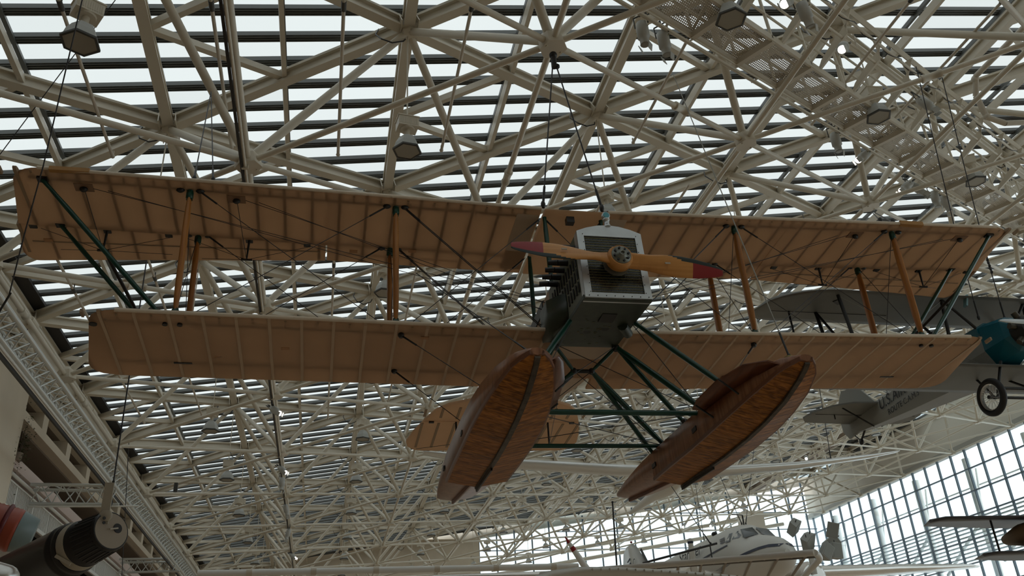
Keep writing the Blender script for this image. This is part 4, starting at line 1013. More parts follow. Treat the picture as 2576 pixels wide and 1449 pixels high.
# ================================================================== plant on the ledge beside the pier
pt_ = thing('hanging_plant', 'leafy green plant spilling over the ledge beside the pier', 'plant', (-9.55, 28.95, 10.6))
b = MB(); rg = random.Random(3)
for i in range(420):
    c = Vector((rg.gauss(0, .12), rg.gauss(.12, .28), rg.gauss(-.1, .42))); a = rg.uniform(0, 6.3); s_ = rg.uniform(.03, .06)
    d1 = Vector((math.cos(a), math.sin(a), rg.uniform(-.8, .2))).normalized() * s_; d2 = d1.cross(Vector((rg.uniform(-1, 1), rg.uniform(-1, 1), 1))).normalized() * s_ * .4
    b.add([c - d1, c + d2, c + d1, c - d2], [(0, 1, 2, 3)])
b.build('foliage', mat('leaf_green', (.055, .06, .018), .5, noise=(8, .4)), pt_, kind='stuff')
b = MB()
for i in range(7): b.tube((0, .02 * i, -.35), (rg.uniform(-.1, .1), rg.uniform(-.1, .4), rg.uniform(.1, .5)), .012, 5)
b.build('stem', mat('stem_brown', (.08, .05, .03), .7), pt_); MB().lathe([(0, .16), (.25, .2)], (-.1, .1, -.62), (0, 0, 1), 14).build('pot', BROWN, pt_)
# ================================================================== the grey mail biplane on the right
MP = thing('mail_biplane', 'grey fabric mail biplane with a teal nose hanging at the right edge', 'airplane', (12.85, 12.70, 7.87))
GREYF = mat('silver_dope', (0.17, 0.17, 0.155), .5, spec=.3, noise=(1.5, .06))
GREYL = mat('silver_dope_light', (0.28, 0.285, 0.265), .5, spec=.3)
TEAL = mat('teal_paint', (0.0, 0.11, 0.16), .35)
def simple_wing(half, le, te, z, dih, rl, rt_, name, parent, m, th=.11, n=10):
    rings = []
    xs_ = [-half + half * 2 * i / 60 for i in range(61)]
    for x in xs_:
        a = abs(x); l, t_ = le, te
        if a > half - rl: q = (a - half + rl) / rl; l = le + (te - le) * .72 * (1 - math.sqrt(max(0, 1 - q * q)))
        if a > half - rt_: q = (a - half + rt_) / rt_; t_ = te - (te - le) * .22 * (1 - math.sqrt(max(0, 1 - q * q)))
        c = t_ - l; zz = z + dih * a
        lo = [(l + c * i / n, zz - .01 * math.sin(PI * i / n)) for i in range(n + 1)]; hi = [(l + c * i / n, zz + th * min(1, c) * (math.sin(PI * (i / n) ** .6)) + .006) for i in range(n + 1)]
        rings.append([Vector((x, y, q)) for y, q in lo + hi[::-1]])
    return MB().loft(rings).build(name, m, parent)
w1 = simple_wing(4.65, .5, 1.95, 1.0, .0, 1.4, .5, 'upper_wing', MP, GREYF)
w2 = simple_wing(4.35, .33, 1.8, -.55, .0, 1.2, .5, 'lower_wing', MP, GREYF)
for w_, zz in ((w1, 1.0), (w2, -.55)):
    for s in (-1, 1): MB().box((s * 3.0, 1.50, zz - .012), (2.6, .012, .008)).build('aileron_gap', BLACKM, w_)
MB().lathe([(0, .11), (.01, .11), (.011, .085), (.0, .085)], (-2.2, 1.1, -.57), (0, 0, -1), 16).build('inspection_ring', GREYL, w2)
MB().box((-3.1, 1.0, .985), (.22, .1, .02), Matrix.Rotation(.6, 3, 'Z')).build('inspection_flap', BLACKM, w1)
def fr(y, hw, zb, zt, v=.75): return [Vector((x, y, z)) for x, z in ((-hw * v, zb), (hw * v, zb), (hw, zb + (zt - zb) * .35), (hw, zt - .1), (hw * .6, zt), (-hw * .6, zt), (-hw, zt - .1), (-hw, zb + (zt - zb) * .35))]
MB().loft([fr(.02, .28, -.24, .28, .3), fr(.12, .36, -.34, .36, .3), fr(.62, .42, -.44, .44, .55)], True, True, False).build('cowling', TEAL, MP, 'teal painted nose cowling')
fs_ = MB().loft([fr(.62, .42, -.44, .40), fr(1.8, .42, -.48, .42), fr(3.4, .30, -.36, .36), (fr(4.8, .17, -.22, .32)), fr(6.0, .05, -.08, .26)], True, True, False).build('fuselage', GREYL, MP, 'light grey fabric fuselage')
MB().loft([[Vector((x, y, z)) for x, z in ((-.44, zt - .26), (-.44, zt - .08), (-.25, zt + .03), (.25, zt + .03), (.44, zt - .08), (.44, zt - .26), (.40, zt - .1), (-.40, zt - .1))] for y, zt in ((.62, .44), (1.9, .47))], True, True, False).build('upper_deck', TEAL, fs_, 'teal upper decking')
def text(body, size, m, parent, mtx, name='lettering', shear=0.0):
    c = bpy.data.curves.new(name, 'FONT'); c.body = body; c.size = size; c.extrude = .002; c.shear = shear; c.space_character = 1.05
    c.materials.append(m); o = bpy.data.objects.new(name, c); COL.objects.link(o); o.matrix_local = mtx
    me = bpy.data.meshes.new_from_object(o); bpy.data.objects.remove(o); o = link(name, me, parent); o.matrix_local = mtx; return o
BLUEK = mat('lettering_dark', (0.012, 0.014, 0.018), .6)
def side_mtx(y, z, x, tx=0.0, rz=0.0):      # reads toward the nose on the left flank
    m = Matrix(((0, 0, -1, x), (-1, 0, 0, y), (0, 1, 0, z), (0, 0, 0, 1)))
    return Matrix.Translation((0, 0, 0)) @ m @ Matrix.Rotation(tx, 4, 'Y') @ Matrix.Rotation(rz, 4, 'Z')
text('U.S.AIR MAIL', .36, BLUEK, fs_, side_mtx(4.45, .0, -.235, -.092), shear=.12)
text('ROUTE C.A.M.5', .19, BLUEK, fs_, side_mtx(4.15, -.22, -.262, -.092))
TAIL = MB().prism([(x, y, .2) for x, y in ((-.1, 4.5), (-.8, 4.55), (-1.2, 4.8), (-1.48, 5.3), (-1.5, 5.7), (-1.3, 5.98), (-.2, 6.05), (.2, 6.05), (1.3, 5.98), (1.5, 5.7), (1.48, 5.3), (1.2, 4.8), (.8, 4.55), (.1, 4.5))], (0, 0, .04)).build('tailplane', GREYF, MP)
MB().box((0, 5.36, .196), (2.7, .012, .008)).build('hinge_line', BLACKM, TAIL)
for s in (-1, 1):
    MB().tube((s * .9, 4.9, .2), (s * .1, 5.0, -.2), .02, 6).build('tail_strut', BLACKM, MP)
    MB().tube((s * .85, 5.36, .2), (s * .85, 5.36, .08), .015, 6).build('control_horn', BLACKM, MP)
MB().prism([(-.02, 4.75, .25), (-.02, 5.4, .95), (-.02, 6.1, 1.1), (-.02, 6.45, .7), (-.02, 6.4, .1), (-.02, 6.2, -.14), (-.02, 5.6, -.1)], (.04, 0, 0)).build('fin_and_rudder', GREYL, MP)
MB().tube((0, 5.5, -.1), (0, 5.75, -.3), .025, 6).ball((0, 5.78, -.34), .085, 10, (.5, 1, 1)).tube((0, 6.1, .0), (0, 5.8, -.3), .015, 6).build('tail_wheel', BLACKM, MP)
TIRE = mat('black_tyre', (0.012, 0.012, 0.013), .55)
for s in (-1, 1):
    c = Vector((s * .85, .35, -1.2)); rg_ = []
    n = 36
    b = MB(); rings = []
    for i in range(n + 1):
        a = 2 * PI * i / n; cc = c + Vector((0, math.cos(a), math.sin(a))) * .30
        rings.append([cc + Vector((math.cos(t_) * .055, math.cos(a) * math.sin(t_) * .058, math.sin(a) * math.sin(t_) * .058)) for t_ in [2 * PI * q_ / 10 for q_ in range(10)]])
    wh = b.loft(rings, True, False).build('wheel', TIRE, MP, 'black tyre of a spoked wheel')
    b = MB(); rings = []
    for i in range(n + 1):
        a = 2 * PI * i / n; cc = c + Vector((0, math.cos(a), math.sin(a))) * .235
        rings.append([cc + Vector((dx_, math.cos(a) * dr, math.sin(a) * dr)) for dx_, dr in ((-.04, .014), (.04, .014), (.03, -.004), (-.03, -.004))])
    b.loft(rings, True, False, False).build('rim', SILVER, wh)
    b = MB()
    for i in range(28):
        a = 2 * PI * i / 28; sg = 1 if i % 2 else -1
        b.tube(c + Vector((sg * .05, math.cos(a + .5 * sg) * .03, math.sin(a + .5 * sg) * .03)), c + Vector((0, math.cos(a), math.sin(a))) * .235, .0035, 4)
    b.build('spokes', SILVER, wh, kind='stuff'); MB().tube(c - Vector((.07, 0, 0)), c + Vector((.07, 0, 0)), .035, 10).build('hub', BLACKM, wh)
    MB().tube((s * .3, .45, -.42), (s * .72, .35, -1.2), .028, 8).build('gear_leg', BLACKM, MP); MB().tube((s * .32, 1.2, -.46), (s * .72, .40, -1.2), .024, 8).build('gear_leg', BLACKM, MP)
    # N struts and cabane
    for xx in (3.25,):
        MB().tube((s * xx, .72, 1.0), (s * (xx - .1), .62, -.5), .035, 8).build('interplane_strut', BLACKM, MP); MB().tube((s * (xx + .05), 1.5, 1.0), (s * (xx - .05), 1.4, -.5), .035, 8).build('interplane_strut', BLACKM, MP); MB().tube((s * (xx + .05), 1.5, 1.0), (s * (xx - .1), .68, -.5), .026, 8).build('interplane_strut', BLACKM, MP)
    MB().tube((s * .95, .72, 1.0), (s * .95, .9, -.5), .035, 8).build('cabane_strut', BLACKM, MP); MB().tube((s * .95, .72, 1.0), (s * .42, .65, .36), .03, 8).build('cabane_strut', BLACKM, MP); MB().tube((s * .95, 1.6, .98), (s * .42, 1.6, .38), .03, 8).build('cabane_strut', BLACKM, MP)
    MB().tube((s * 3.9, 1.5, 1.0), (s * 3.9, 1.45, -.5), .02, 6).build('aileron_link', BLACKM, MP)
    wire((s * 3.25, .72, .98), (s * .5, .6, -.5), .005, CABLEL, MP); wire((s * .95, .72, .98), (s * 3.15, .62, -.5), .005, CABLEL, MP); wire((s * 3.25, 1.5, .98), (s * .5, 1.4, -.5), .005, CABLEL, MP)
MB().tube((-.85, .35, -1.2), (.85, .35, -1.2), .03, 8).build('axle', BLACKM, MP)
MB().tube((-.5, .38, -1.0), (.5, .38, -1.0), .03, 8).build('spreader', BLACKM, MP)
MB().box((-2.25, .33, -.56), (1.4, .02, .03)).build('edge_tube', GREYL, MP)
eg = MB().lathe([(0, .30), (.1, .31), (.28, .25)], (0, .02, .0), (0, -1, 0), 20).build('engine', BLACKM, MP)
for i in range(7):
    a = 2 * PI * i / 7 + .3; MB().tube((math.cos(a) * .18, -.12, math.sin(a) * .18), (math.cos(a) * .40, -.12, math.sin(a) * .40), .06, 8).build('cylinder_head', mat('engine_metal', (.10, .09, .07), .4, metal=.6), eg)
pb = MB(); rings = []
for i in range(15):
    x = -.95 + 1.9 * i / 14; c = max(.02, .10 * math.sqrt(max(0, 1 - (abs(x) / .96) ** 4))) ; be = .5 * (1 if x < 0 else -1)
    rings.append([Vector((x, -.5 + math.sin(a) * .02 + math.cos(a) * c * math.sin(be) * .5, -.03 + math.cos(a) * c * .62)) for a in [2 * PI * q_ / 10 for q_ in range(10)]])
pb.loft(rings).build('propeller', mat('polished_blade', (.62, .66, .68), .25, metal=.5), MP)
MB().tube((0, -.5, -.03), (0, 0, 0), .06, 12).build('propeller_shaft', BLACKM, MP)
MB().box((-.48, .62, .95), (.035, .1, .26), Matrix.Rotation(.35, 3, 'Y')).build('pale_stub', mat('pale_teal', (.2, .36, .4), .5), MP)

# ================================================================== the white airliner in the distance
AL_ = thing('airliner', 'white twin engine airliner with a dark blue stripe, far in the hall', 'airplane', (18.45, 33.1, 0))
AW = mat('airliner_white', (0.56, 0.55, 0.51), .3, spec=.6); AS = mat('airliner_silver', (0.72, 0.69, 0.64), .24, metal=.7); NAVY = mat('navy_stripe', (0.012, 0.018, 0.045), .35); DKG = mat('cockpit_glass', (0.05, 0.06, 0.06), .1, spec=.9)
AR = [(0, .12, 7.45, 7.68), (.12, .36, 7.2, 7.88), (.4, .62, 6.98, 8.12), (.9, .86, 6.82, 8.36), (1.6, 1.03, 6.72, 8.56), (2.05, 1.10, 6.7, 8.66), (2.3, 1.13, 6.68, 8.86), (2.7, 1.16, 6.68, 9.16), (3.1, 1.19, 6.68, 9.33), (4.4, 1.25, 6.7, 9.46), (8, 1.25, 6.8, 9.5), (12, 1.05, 7.3, 9.5), (16, .62, 8.1, 9.5), (19.5, .12, 8.95, 9.4)]
def ar(q, n=24): 
    y, hw, zb, zt = q; cz_ = (zb + zt) / 2; hh = (zt - zb) / 2
    return [Vector((hw * math.cos(2 * PI * i / n), y, cz_ + hh * math.sin(2 * PI * i / n))) for i in range(n)]
af = MB().loft([ar(q) for q in AR]).build('fuselage', AW, AL_)
def surf(y, z, s, o_=.02):
    for a, c in zip(AR, AR[1:]):
        if a[0] <= y <= c[0]:
            t_ = (y - a[0]) / (c[0] - a[0]); q = [a[i] + (c[i] - a[i]) * t_ for i in range(4)]; cz_ = (q[2] + q[3]) / 2; hh = (q[3] - q[2]) / 2
            v_ = max(-1, min(1, (z - cz_) / hh)); return Vector((s * (q[1] * math.sqrt(max(0, 1 - v_ * v_)) + o_), y, z))
for s in (-1, 1):
    for nm, pts_, wd_ in (('stripe', [(.12, 7.86), (.5, 7.9), (1.2, 7.85), (2.5, 7.72), (4.2, 7.55), (6.5, 7.4), (9, 7.3)], .12), ('thin_stripe', [(3.05, 8.42), (4.5, 8.35), (8, 8.2), (12, 8.3), (15, 8.5)], .07)):
        fine = []
        for (a, za), (c, zc) in zip(pts_, pts_[1:]):
            for q_ in range(5): fine.append((a + (c - a) * q_ / 5, za + (zc - za) * q_ / 5))
        vs = []
        for y, z in fine: vs += [surf(y, z - wd_ / 2, s), surf(y, z + wd_ / 2, s)]
        MB().add(vs, [(2 * i, 2 * i + 1, 2 * i + 3, 2 * i + 2) for i in range(len(fine) - 1)]).build(nm, NAVY, af)
    for y0, y1_, z0, z1 in ((2.42, 2.80, 8.62, 8.98), (2.88, 3.25, 8.55, 8.95)):
        MB().add([surf(y0, z0, s), surf(y1_, z0, s), surf(y1_, z1, s), surf(y0 + .12, z1, s)], [(0, 1, 2, 3)]).build('side_window', DKG, af)
    MB().add([surf(2.02, 8.62, s), surf(2.30, 8.62, s), surf(2.42, 8.98, s), surf(2.62, 9.09, s, .03)], [(0, 1, 2, 3)]).build('windscreen', DKG, af)
    MB().add([Vector((s * .08, 2.03, 8.69)), Vector((s * .78, 2.10, 8.55)), Vector((s * .66, 2.52, 9.0)), Vector((s * .08, 2.50, 9.08))], [(0, 1, 2, 3)]).build('windscreen', DKG, af)
    for q_ in range(3): MB().add([surf(3.3 + .1 * q_, 8.62 + .1 * q_, s, .03), surf(3.75 + .1 * q_, 8.60 + .1 * q_, s, .03), surf(3.75 + .1 * q_, 8.65 + .1 * q_, s, .03), surf(3.3 + .1 * q_, 8.67 + .1 * q_, s, .03)], [(0, 1, 2, 3)]).build('stripe_mark', NAVY, af)
    for q_ in range(7): MB().add([surf(6.4 + 1.1 * q_, 8.45, s), surf(6.85 + 1.1 * q_, 8.45, s), surf(6.85 + 1.1 * q_, 8.85, s), surf(6.4 + 1.1 * q_, 8.85, s)], [(0, 1, 2, 3)]).build('cabin_window', DKG, af) if s > 0 else None
    en = MB().lathe([(0, .52), (.06, .64), (.3, .7), (1.3, .7), (1.4, .62), (3.5, .4)], (s * 2.82, 3.2, 7.05), (0, 1, 0), 20).build('engine_nacelle', AS, AL_)
    for q_ in range(3):
        a = PI / 2 + 2 * PI * q_ / 3; d = Vector((math.cos(a), 0, math.sin(a))); pc = Vector((s * 2.82, 3.1, 7.03)); tn = Vector((-math.sin(a), 0, math.cos(a)))
        def bl(r0, r1, nm, m, par):
            return MB().loft([[pc + d * r + tn * (math.cos(t_) * c) + Vector((0, math.sin(t_) * .03 + math.cos(t_) * c * .5, 0)) for t_ in [2 * PI * e / 8 for e in range(8)]] for r, c in ((r0, .11), ((r0 + r1) / 2, .12), (r1, .10 if r1 < 1.7 else .05))]).build(nm, m, par)
        pbld = bl(.1, 1.5, 'propeller_blade', AW, en); bl(1.5, 1.6, 'blade_band', NAVY, pbld); bl(1.6, 1.72, 'blade_tip', AW, pbld)
    rings = [[Vector((s * x, y, z)) for y, z in ((le, zz), (le + .25, zz + th), (le + c * .4, zz + th * 1.2), (le + c, zz), (le + c * .4, zz - th * .8), (le + .2, zz - th * .7))] for x, le, c, zz, th in ((1.0, 3.9, 4.3, 7.2, .3), (3.0, 4.1, 4.0, 7.42, .28), (8.5, 5.0, 2.9, 7.65, .2), (13.6, 6.2, 1.7, 7.88, .09), (14.4, 6.8, .8, 7.92, .04))]
    MB().loft(rings).build('wing', AS, AL_, 'polished silver wing')
    MB().loft([[Vector((s * x, y, z)) for y, z in ((le, 9.2), (le + c * .4, 9.26), (le + c, 9.2), (le + c * .4, 9.14))] for x, le, c in ((0, 16.5, 2.6), (4, 17.3, 1.6), (4.3, 17.8, .8))]).build('tailplane', AW, AL_)
fn = MB().loft([[Vector((x, y, z)) for x, y in ((-w_, (l + t_) / 2), (0, l), (w_, (l + t_) / 2), (0, t_))] for l, t_, z, w_ in ((15.2, 20.6, 9.3, .16), (16.6, 20.7, 10.3, .13), (17.7, 20.3, 11.2, .08), (18.4, 19.6, 11.5, .03))], True, True, True).build('tail_fin', AW, AL_)
text('C', .55, BLUEK, fn, side_mtx(18.2, 10.15, -.17)); MB().box((-.15, 19.2, 10.1), (.04, 1.1, .42), Matrix.Rotation(-.25, 3, 'X')).build('fin_flash', NAVY, fn); MB().box((-.15, 19.0, 10.6), (.04, .5, .07), Matrix.Rotation(-.25, 3, 'X')).build('fin_flash', NAVY, fn)
MB().box((0, 16.4, 10.2), (.08, .14, 1.9), Matrix.Rotation(-.75, 3, 'X')).build('deicer_boot', BLACKM, fn)
MB().ball((0, 18.6, 11.62), .08, 8).build('beacon', mat('beacon_red', (.2, .01, .01), .3), fn)
text('Starliner', .75, BLUEK, af, side_mtx(8.4, 8.55, -1.27, .0), shear=.35)
MB().tube((.1, 3.6, 9.4), (.1, 3.6, 9.85), .035, 8).tube((.1, 3.6, 9.85), (-.5, 3.4, 9.85), .02, 6).build('mast_antenna', BLACKM, AL_); MB().ball((-.2, 6.2, 9.55), .14, 8, (1, 1.4, .8)).build('antenna_dome', BLACKM, AL_)

# ================================================================== other hanging aircraft, as far as they show
GLW = thing('glider_wing', 'long thin silver glider wing seen edge on behind the floats', 'airplane', (12.6, 30, 0))
rings = []
for x, z, t_, c in ((-9.3, 10.66, .03, .5), (-8.6, 10.58, .09, .7), (-6, 10.28, .16, 1.0), (-2, 10.06, .18, 1.2), (0, 10.02, .18, 1.25), (2, 10.04, .17, 1.2), (5.2, 10.26, .13, 1.0), (8.6, 10.66, .06, .7), (9.85, 10.86, .02, .4)):
    rings.append([Vector((x, y * c, z + q * t_)) for y, q in ((-.2, 0), (-.1, .8), (.3, 1), (.8, .1), (.3, -.9), (-.1, -.8))])
MB().loft(rings).build('wing', SILVER, GLW)
MB().loft([[Vector((r * math.cos(a), y, 9.6 + r * 1.1 * math.sin(a))) for a in [2 * PI * i / 12 for i in range(12)]] for y, r in ((-.9, .1), (-.5, .3), (.5, .36), (2, .2), (5, .07))]).build('fuselage_pod', WHITE, GLW)
FILM = bpy.data.materials.new('clear_film'); FILM.use_nodes = True
N = FILM.node_tree.nodes; t_ = N.new('ShaderNodeBsdfTransparent'); mx = N.new('ShaderNodeMixShader'); mx.inputs[0].default_value = .38
N['Principled BSDF'].inputs['Base Color'].default_value = (.62, .6, .55, 1); N['Principled BSDF'].inputs['Roughness'].default_value = .2
FILM.node_tree.links.new(t_.outputs[0], mx.inputs[1]); FILM.node_tree.links.new(N['Principled BSDF'].outputs[0], mx.inputs[2]); FILM.node_tree.links.new(mx.outputs[0], N['Material Output'].inputs['Surface'])
# skeleton wing with a see-through cover, bottom right of centre
sk = thing('ribbed_wing', 'translucent wing with a pale edge tube and visible ribs, bottom right of centre', 'airplane', (7.12, 12.0, 3.74))
e1 = Vector((4.1 - 7.12, 16.8 - 12.0, 4.28 - 3.74)); ed = e1.normalized(); cd = Vector((.37, .93, -.04)).normalized()
corner = [Vector((0, 0, 0)) + cd * .55 * math.sin(a) + ed * (.0 + .22 * (1 - math.cos(a)) * 0) - ed * (.25 * math.sin(a) * (1 - math.sin(a) * .4)) for a in [PI / 2 * i / 6 for i in range(7)]]
MB().path([e1, Vector((0, 0, 0))] + corner[1:] + [corner[-1] + cd * 1.6 + ed * .12], .05, 10).build('edge_tube', WHITE, sk)
MB().tube(cd * .28 - ed * .1, e1 + cd * .16, .026, 8).build('spar', mat('spar_grey', (.16, .145, .125), .5), sk)
for i in range(24):
    p = ed * (.12 + .235 * i)
    if i % 2: MB().tube(p, p + cd * .28, .04, 6, .008).build('nose_rib', mat('rib_tan', (.33, .28, .22), .6), sk)
    else: MB().tube(p, p + cd * 1.9 + ed * .06, .028, 6, .02).build('rib', mat('rib_tan', (.33, .28, .22), .6), sk)
MB().add([Vector((0, 0, .03)), e1 + Vector((0, 0, .03)), e1 + cd * 2.0, cd * 2.0], [(0, 1, 2, 3)]).build('film_cover', FILM, sk)
# white fabric wing at the bottom centre
fw = thing('fabric_wing', 'white fabric covered rounded wing tip at the bottom centre edge', 'airplane', (2.9, 8.5, 2.98))
rings = []
for x, dz, c in ((-.98, -.12, .06), (-.9, -.07, .25), (-.7, -.01, .5), (-.4, .025, .8), (0, .02, 1.1), (.5, -.015, 1.2), (1.1, -.07, 1.25), (1.8, -.15, 1.3), (3.0, -.3, 1.3)):
    rings.append([Vector((x, y * c, dz + q * .06)) for y, q in ((0, -.4), (.02, .2), (.12, .5), (.5, .6), (1, 0), (.5, -.5), (.1, -.6))])
f1_ = MB().loft(rings).build('cover', mat('white_fabric', (.66, .66, .62), .6, bump=(30, .15)), fw)
b = MB()
for i in range(26): b.box((-.3 + .09 * i, .02, .01 - .075 * max(0, .09 * i - .3) ), (.008, .06, .02))
b.build('stitching', CREAM, fw, kind='stuff')
tb = thing('wing_tube', 'long white wing spar tube along the bottom edge, left of centre', 'airplane', (-2.62, 20, 4.95))
MB().tube((0, 0, 0), (5.9, 0, .0), .07, 10).tube((5.9, 0, 0), (8.4, 0, 0), .07, 10).build('tube', WHITE, tb)
for i in range(6): MB().tube((1.0 + 1.35 * i, 0, 0), (1.12 + 1.35 * i, 0, 0), .078, 10).build('joint_band', STEEL, tb)
# dark wing and brown nose at the right edge
sbp = thing('small_biplane', 'dark winged small biplane cut off by the right edge', 'airplane', (12.9, 14, 4.7))
DW = mat('dark_wing', (.10, .10, .11), .4)
MB().loft([[Vector((x, y, z)) for y, z in ((l, 0), (l + .1, .035), (l + c, .0), (l + .1, -.03))] for x, l, c in ((-1.86, .3, .15), (-1.7, .05, .8), (0, 0, 1.1), (2.2, 0, 1.1))]).build('upper_wing', DW, sbp)
MB().loft([[Vector((x, y, z - .64)) for y, z in ((l, 0), (l + .1, .03), (l + c, .0), (l + .1, -.03))] for x, l, c in ((-1.0, .2, .15), (-.85, .0, .8), (0, 0, 1.0), (2.2, 0, 1.0))]).build('lower_wing', DW, sbp)
MB().loft([[Vector((.12 + r * 1.5 * math.cos(a), y, -.27 + r * math.sin(a))) for a in [2 * PI * i / 16 for i in range(16)]] for y, r in ((-.3, .1), (-.22, .17), (0, .21), (.4, .21), (.9, .1))]).build('fuselage', mat('tan_brown', (.22, .14, .07), .5), sbp)
for s in (-1, 1): MB().tube((.35 + s * 1.0, .3, -.62), (.35 + s * 1.0, .3, -.02), .02, 6).build('strut', BLACKM, sbp)

# ================================================================== spike, mast, bar, loudspeakers
sp_ = thing('nose_probe', 'white tapered probe with red and white bands above the bottom edge', 'probe', (6.07, 22, 6.03))
a0, a1 = Vector((0, 0, 0)), Vector((.62, 0, -1.0))
for nm, t0, t1, r0, r1, m in (('red_tip', 0, .16, .012, .045, RED), ('white_band', .16, .26, .045, .06, WHITE), ('red_band', .26, .36, .06, .07, RED), ('shaft', .36, 1.15, .07, .11, WHITE)):
    MB().tube(a0.lerp(a1, t0), a0.lerp(a1, t1), r0, 10, r1).build(nm, m, sp_)
ms = thing('black_mast', 'thin black upright mast left of the tail fin', 'mast', (8.72, 26, 5.6)); MB().tube((0, 0, 0), (.09, 0, 2.28), .028, 8).build('shaft', BLACKM, ms); MB().ball((.09, 0, 2.28), .04, 8).build('tip', BLACKM, ms)
bb_ = thing('dark_boom', 'thin dark boom with a short post in front of the airliner', 'boom', (9.68, 26, 6.04))
MB().tube((-.1, 0, -.03), (2.43, 0, .53), .035, 8).build('shaft', BLACKM, bb_); MB().tube((2.19, 0, .47), (2.2, 0, -.1), .02, 6).build('post', BLACKM, bb_); MB().tube((1.0, 0, -.08), (2.2, 0, .0), .012, 6).build('brace', BLACKM, bb_)
GREYB = mat('speaker_grey', (.34, .35, .33), .6)
def make_speaker():
    r = thing('loudspeaker', 'x', 'loudspeaker'); MB().prism([(-.24, -.16, -.32), (.24, -.16, -.32), (.17, .18, -.32), (-.17, .18, -.32)], (0, 0, .64)).build('cabinet', GREYB, r)
    MB().box((0, -.165, 0), (.42, .015, .58)).build('grille', mat('grille', (.26, .27, .25), .8), r); MB().tube((0, 0, .32), (0, 0, .45), .02, 6).build('eye_bolt', BLACKM, r); return r
s0 = make_speaker(); words = ['highest box at the upper left of the cluster', 'lowest left box of the cluster', 'middle dark box of the cluster', 'large box at the upper right of the cluster', 'lower middle box of the cluster', 'lowest right box of the cluster', 'rear right box of the cluster']
for i, (loc, ro) in enumerate((((19.45, 34, 8.72), (.9, -.6, .3)), ((19.75, 33.7, 8.0), (.6, -.7, .2)), ((20.25, 34.4, 8.22), (.5, -.3, .5)), ((20.95, 33.6, 8.5), (.2, .3, -.3)), ((20.4, 33.5, 7.62), (.1, .6, .3)), ((21.15, 34, 7.72), (0, .1, .1)), ((21.6, 34.9, 8.25), (.5, .9, .2)))):
    o = s0 if i == 0 else copy_tree(s0); o.location = loc; o.rotation_euler = ro; tag(o, 'grey hanging loudspeaker, ' + words[i], 'loudspeaker', 'loudspeaker cluster before the glass facade')

# ================================================================== suspension cables
def cable(pts_, lb, r=.012, m=None, eye=True):
    p0 = Vector(pts_[0]); t = thing('suspension_cable', lb, 'cable', p0, 'steel cables carrying the aircraft')
    q = [Vector(p) - p0 for p in pts_]
    MB().path(q, r, 6).build('wire', m or CABLE, t)
    if eye: MB().ball(q[-1], r * 3.2, 8, (1, 1, 1.8)).tube(q[-1], q[-1] + (q[-2] - q[-1]).normalized() * .35, r * 1.7, 6).build('turnbuckle', BLACKM, t)
    return t
bm4 = BP.matrix_world
hook = Bn(0, 0) + Vector((0, 0, -.28))
hk = thing('cable_hook', 'black shackle under the near hub above the engine', 'hook', hook); MB().ball((0, 0, .02), .07, 10).tube((0, 0, .02), (0, 0, -.25), .05, 8).ball((.05, 0, -.22), .05, 8).build('shackle', BLACKM, hk)
cable([hook, bm4 @ Vector((-.46, -.1, .18))], 'left cable from the hub shackle to the upper wing'); cable([hook, bm4 @ Vector((.46, -.1, .18))], 'right cable from the hub shackle to the upper wing')
cable([(-3.0, 8.0, 10.3), (-3.5, 9.37, 7.89), (-3.68, 9.78, 7.18), (-3.83, 10.16, 6.54), (-3.97, 10.3, 6.31)], 'dark cable with clips passing in front of the left wing tip', .008)
cable([(-3.73, 11.26, 12.49), (-5.45, 12.78, 10.36)], 'thin cable slanting down across the top left panes', .008, eye=False)
h2 = Bn(2, 0) + Vector((0, 0, -.25))
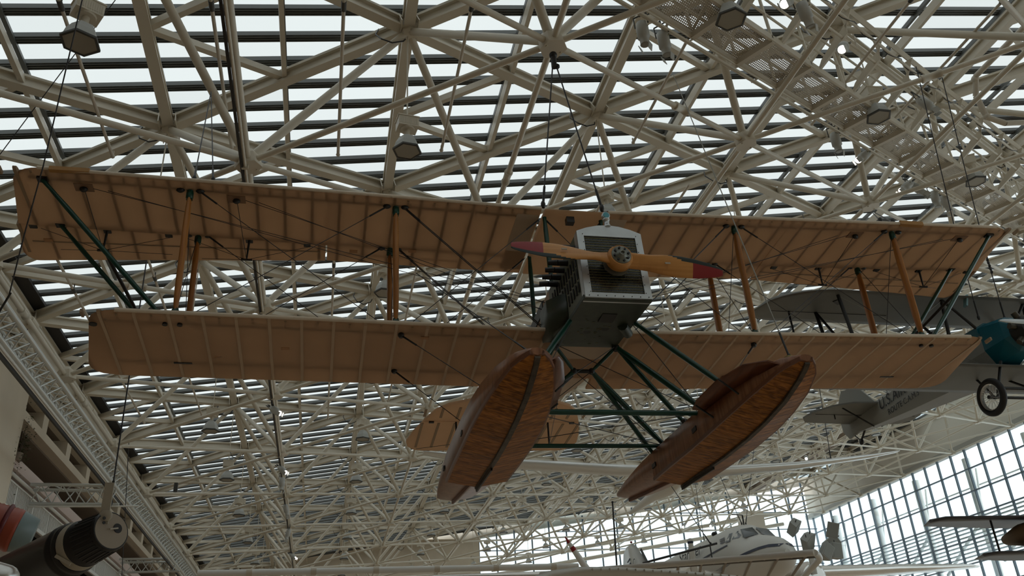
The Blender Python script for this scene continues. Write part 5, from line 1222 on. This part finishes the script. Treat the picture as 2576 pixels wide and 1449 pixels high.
cable([h2, bm4 @ Vector((5.35, .0, .35))], 'left cable from the right hub to the right outer strut', .012); cable([h2 + Vector((.05, 0, 0)), bm4 @ Vector((5.6, .02, .35))], 'right cable from the right hub to the right outer strut', .012)
cable([Bn(-1, 1) + Vector((-.6, -1.2, .6)), bm4 @ Vector((-5.45, .0, .35))], 'left cable to the left outer strut', .009); cable([Bn(-1, 1) + Vector((-.6, -1.2, .6)), bm4 @ Vector((-5.2, .0, .35))], 'right cable to the left outer strut', .009)
for lb, x, y in (('cable with chain down to the teal cowling', 12.4, 13.1), ('cable with chain at the right edge', 13.0, 13.1)):
    t = cable([(x - .1, y - .6, 14.2), (x, y, 9.6), (x + .03, y + .1, 8.4)], lb, .01)
    for i in range(6): MB().ball(Vector((.1, .6, -4.45 - .07 * i)), .035, 8, (.5, 1, 1.3) if i % 2 else (1, .5, 1.3)).build('chain_link', BLACKM, t)
cable([(9.6, 10.5, 12.0), bm4 @ Vector((1.49, -2.35, -3.52))], 'pale cable down to the bow of the right float', .008, CABLEL) if False else cable([bm4 @ Vector((1.55, -1.2, 2.0)), bm4 @ Vector((1.50, -2.3, -3.45))], 'pale cable down to the bow of the right float', .007, CABLEL)
cable([bm4 @ Vector((-2.4, -.2, -1.2)), bm4 @ Vector((-1.52, -2.45, -3.55))], 'short cable with turnbuckle at the bow of the left float', .006)
cable([(5.6, 29.9, 13.2), (5.65, 29.95, 10.4)], 'cable with hooks to the left part of the glider wing', .014); cable([(19.6, 29.9, 15.2), (19.3, 29.95, 10.5)], 'cable to the right part of the glider wing', .014)
for lb, p, q in (('left slanting cable to the airliner nose', (16.6, 37, 16.0), (18.4, 36.6, 9.45)), ('right slanting cable to the airliner nose', (20.9, 37, 16.3), (18.6, 36.6, 9.45)), ('upright cable to the airliner cabin', (18.4, 41, 16.5), (18.45, 41, 9.6)), ('cable to the dark boom', (9.0, 27, 12.6), (11.9, 26, 6.55)), ('cable beside the black rocket', (-3.4, 14.6, 10.4), (-3.25, 14.2, 5.05)), ('cable hanging from the far left trusses', (-6.6, 30, 11), (-6.7, 33, 6))): cable([p, q], lb, .012)
for o in (spot_on, spot_off, lamp0, s0): pass
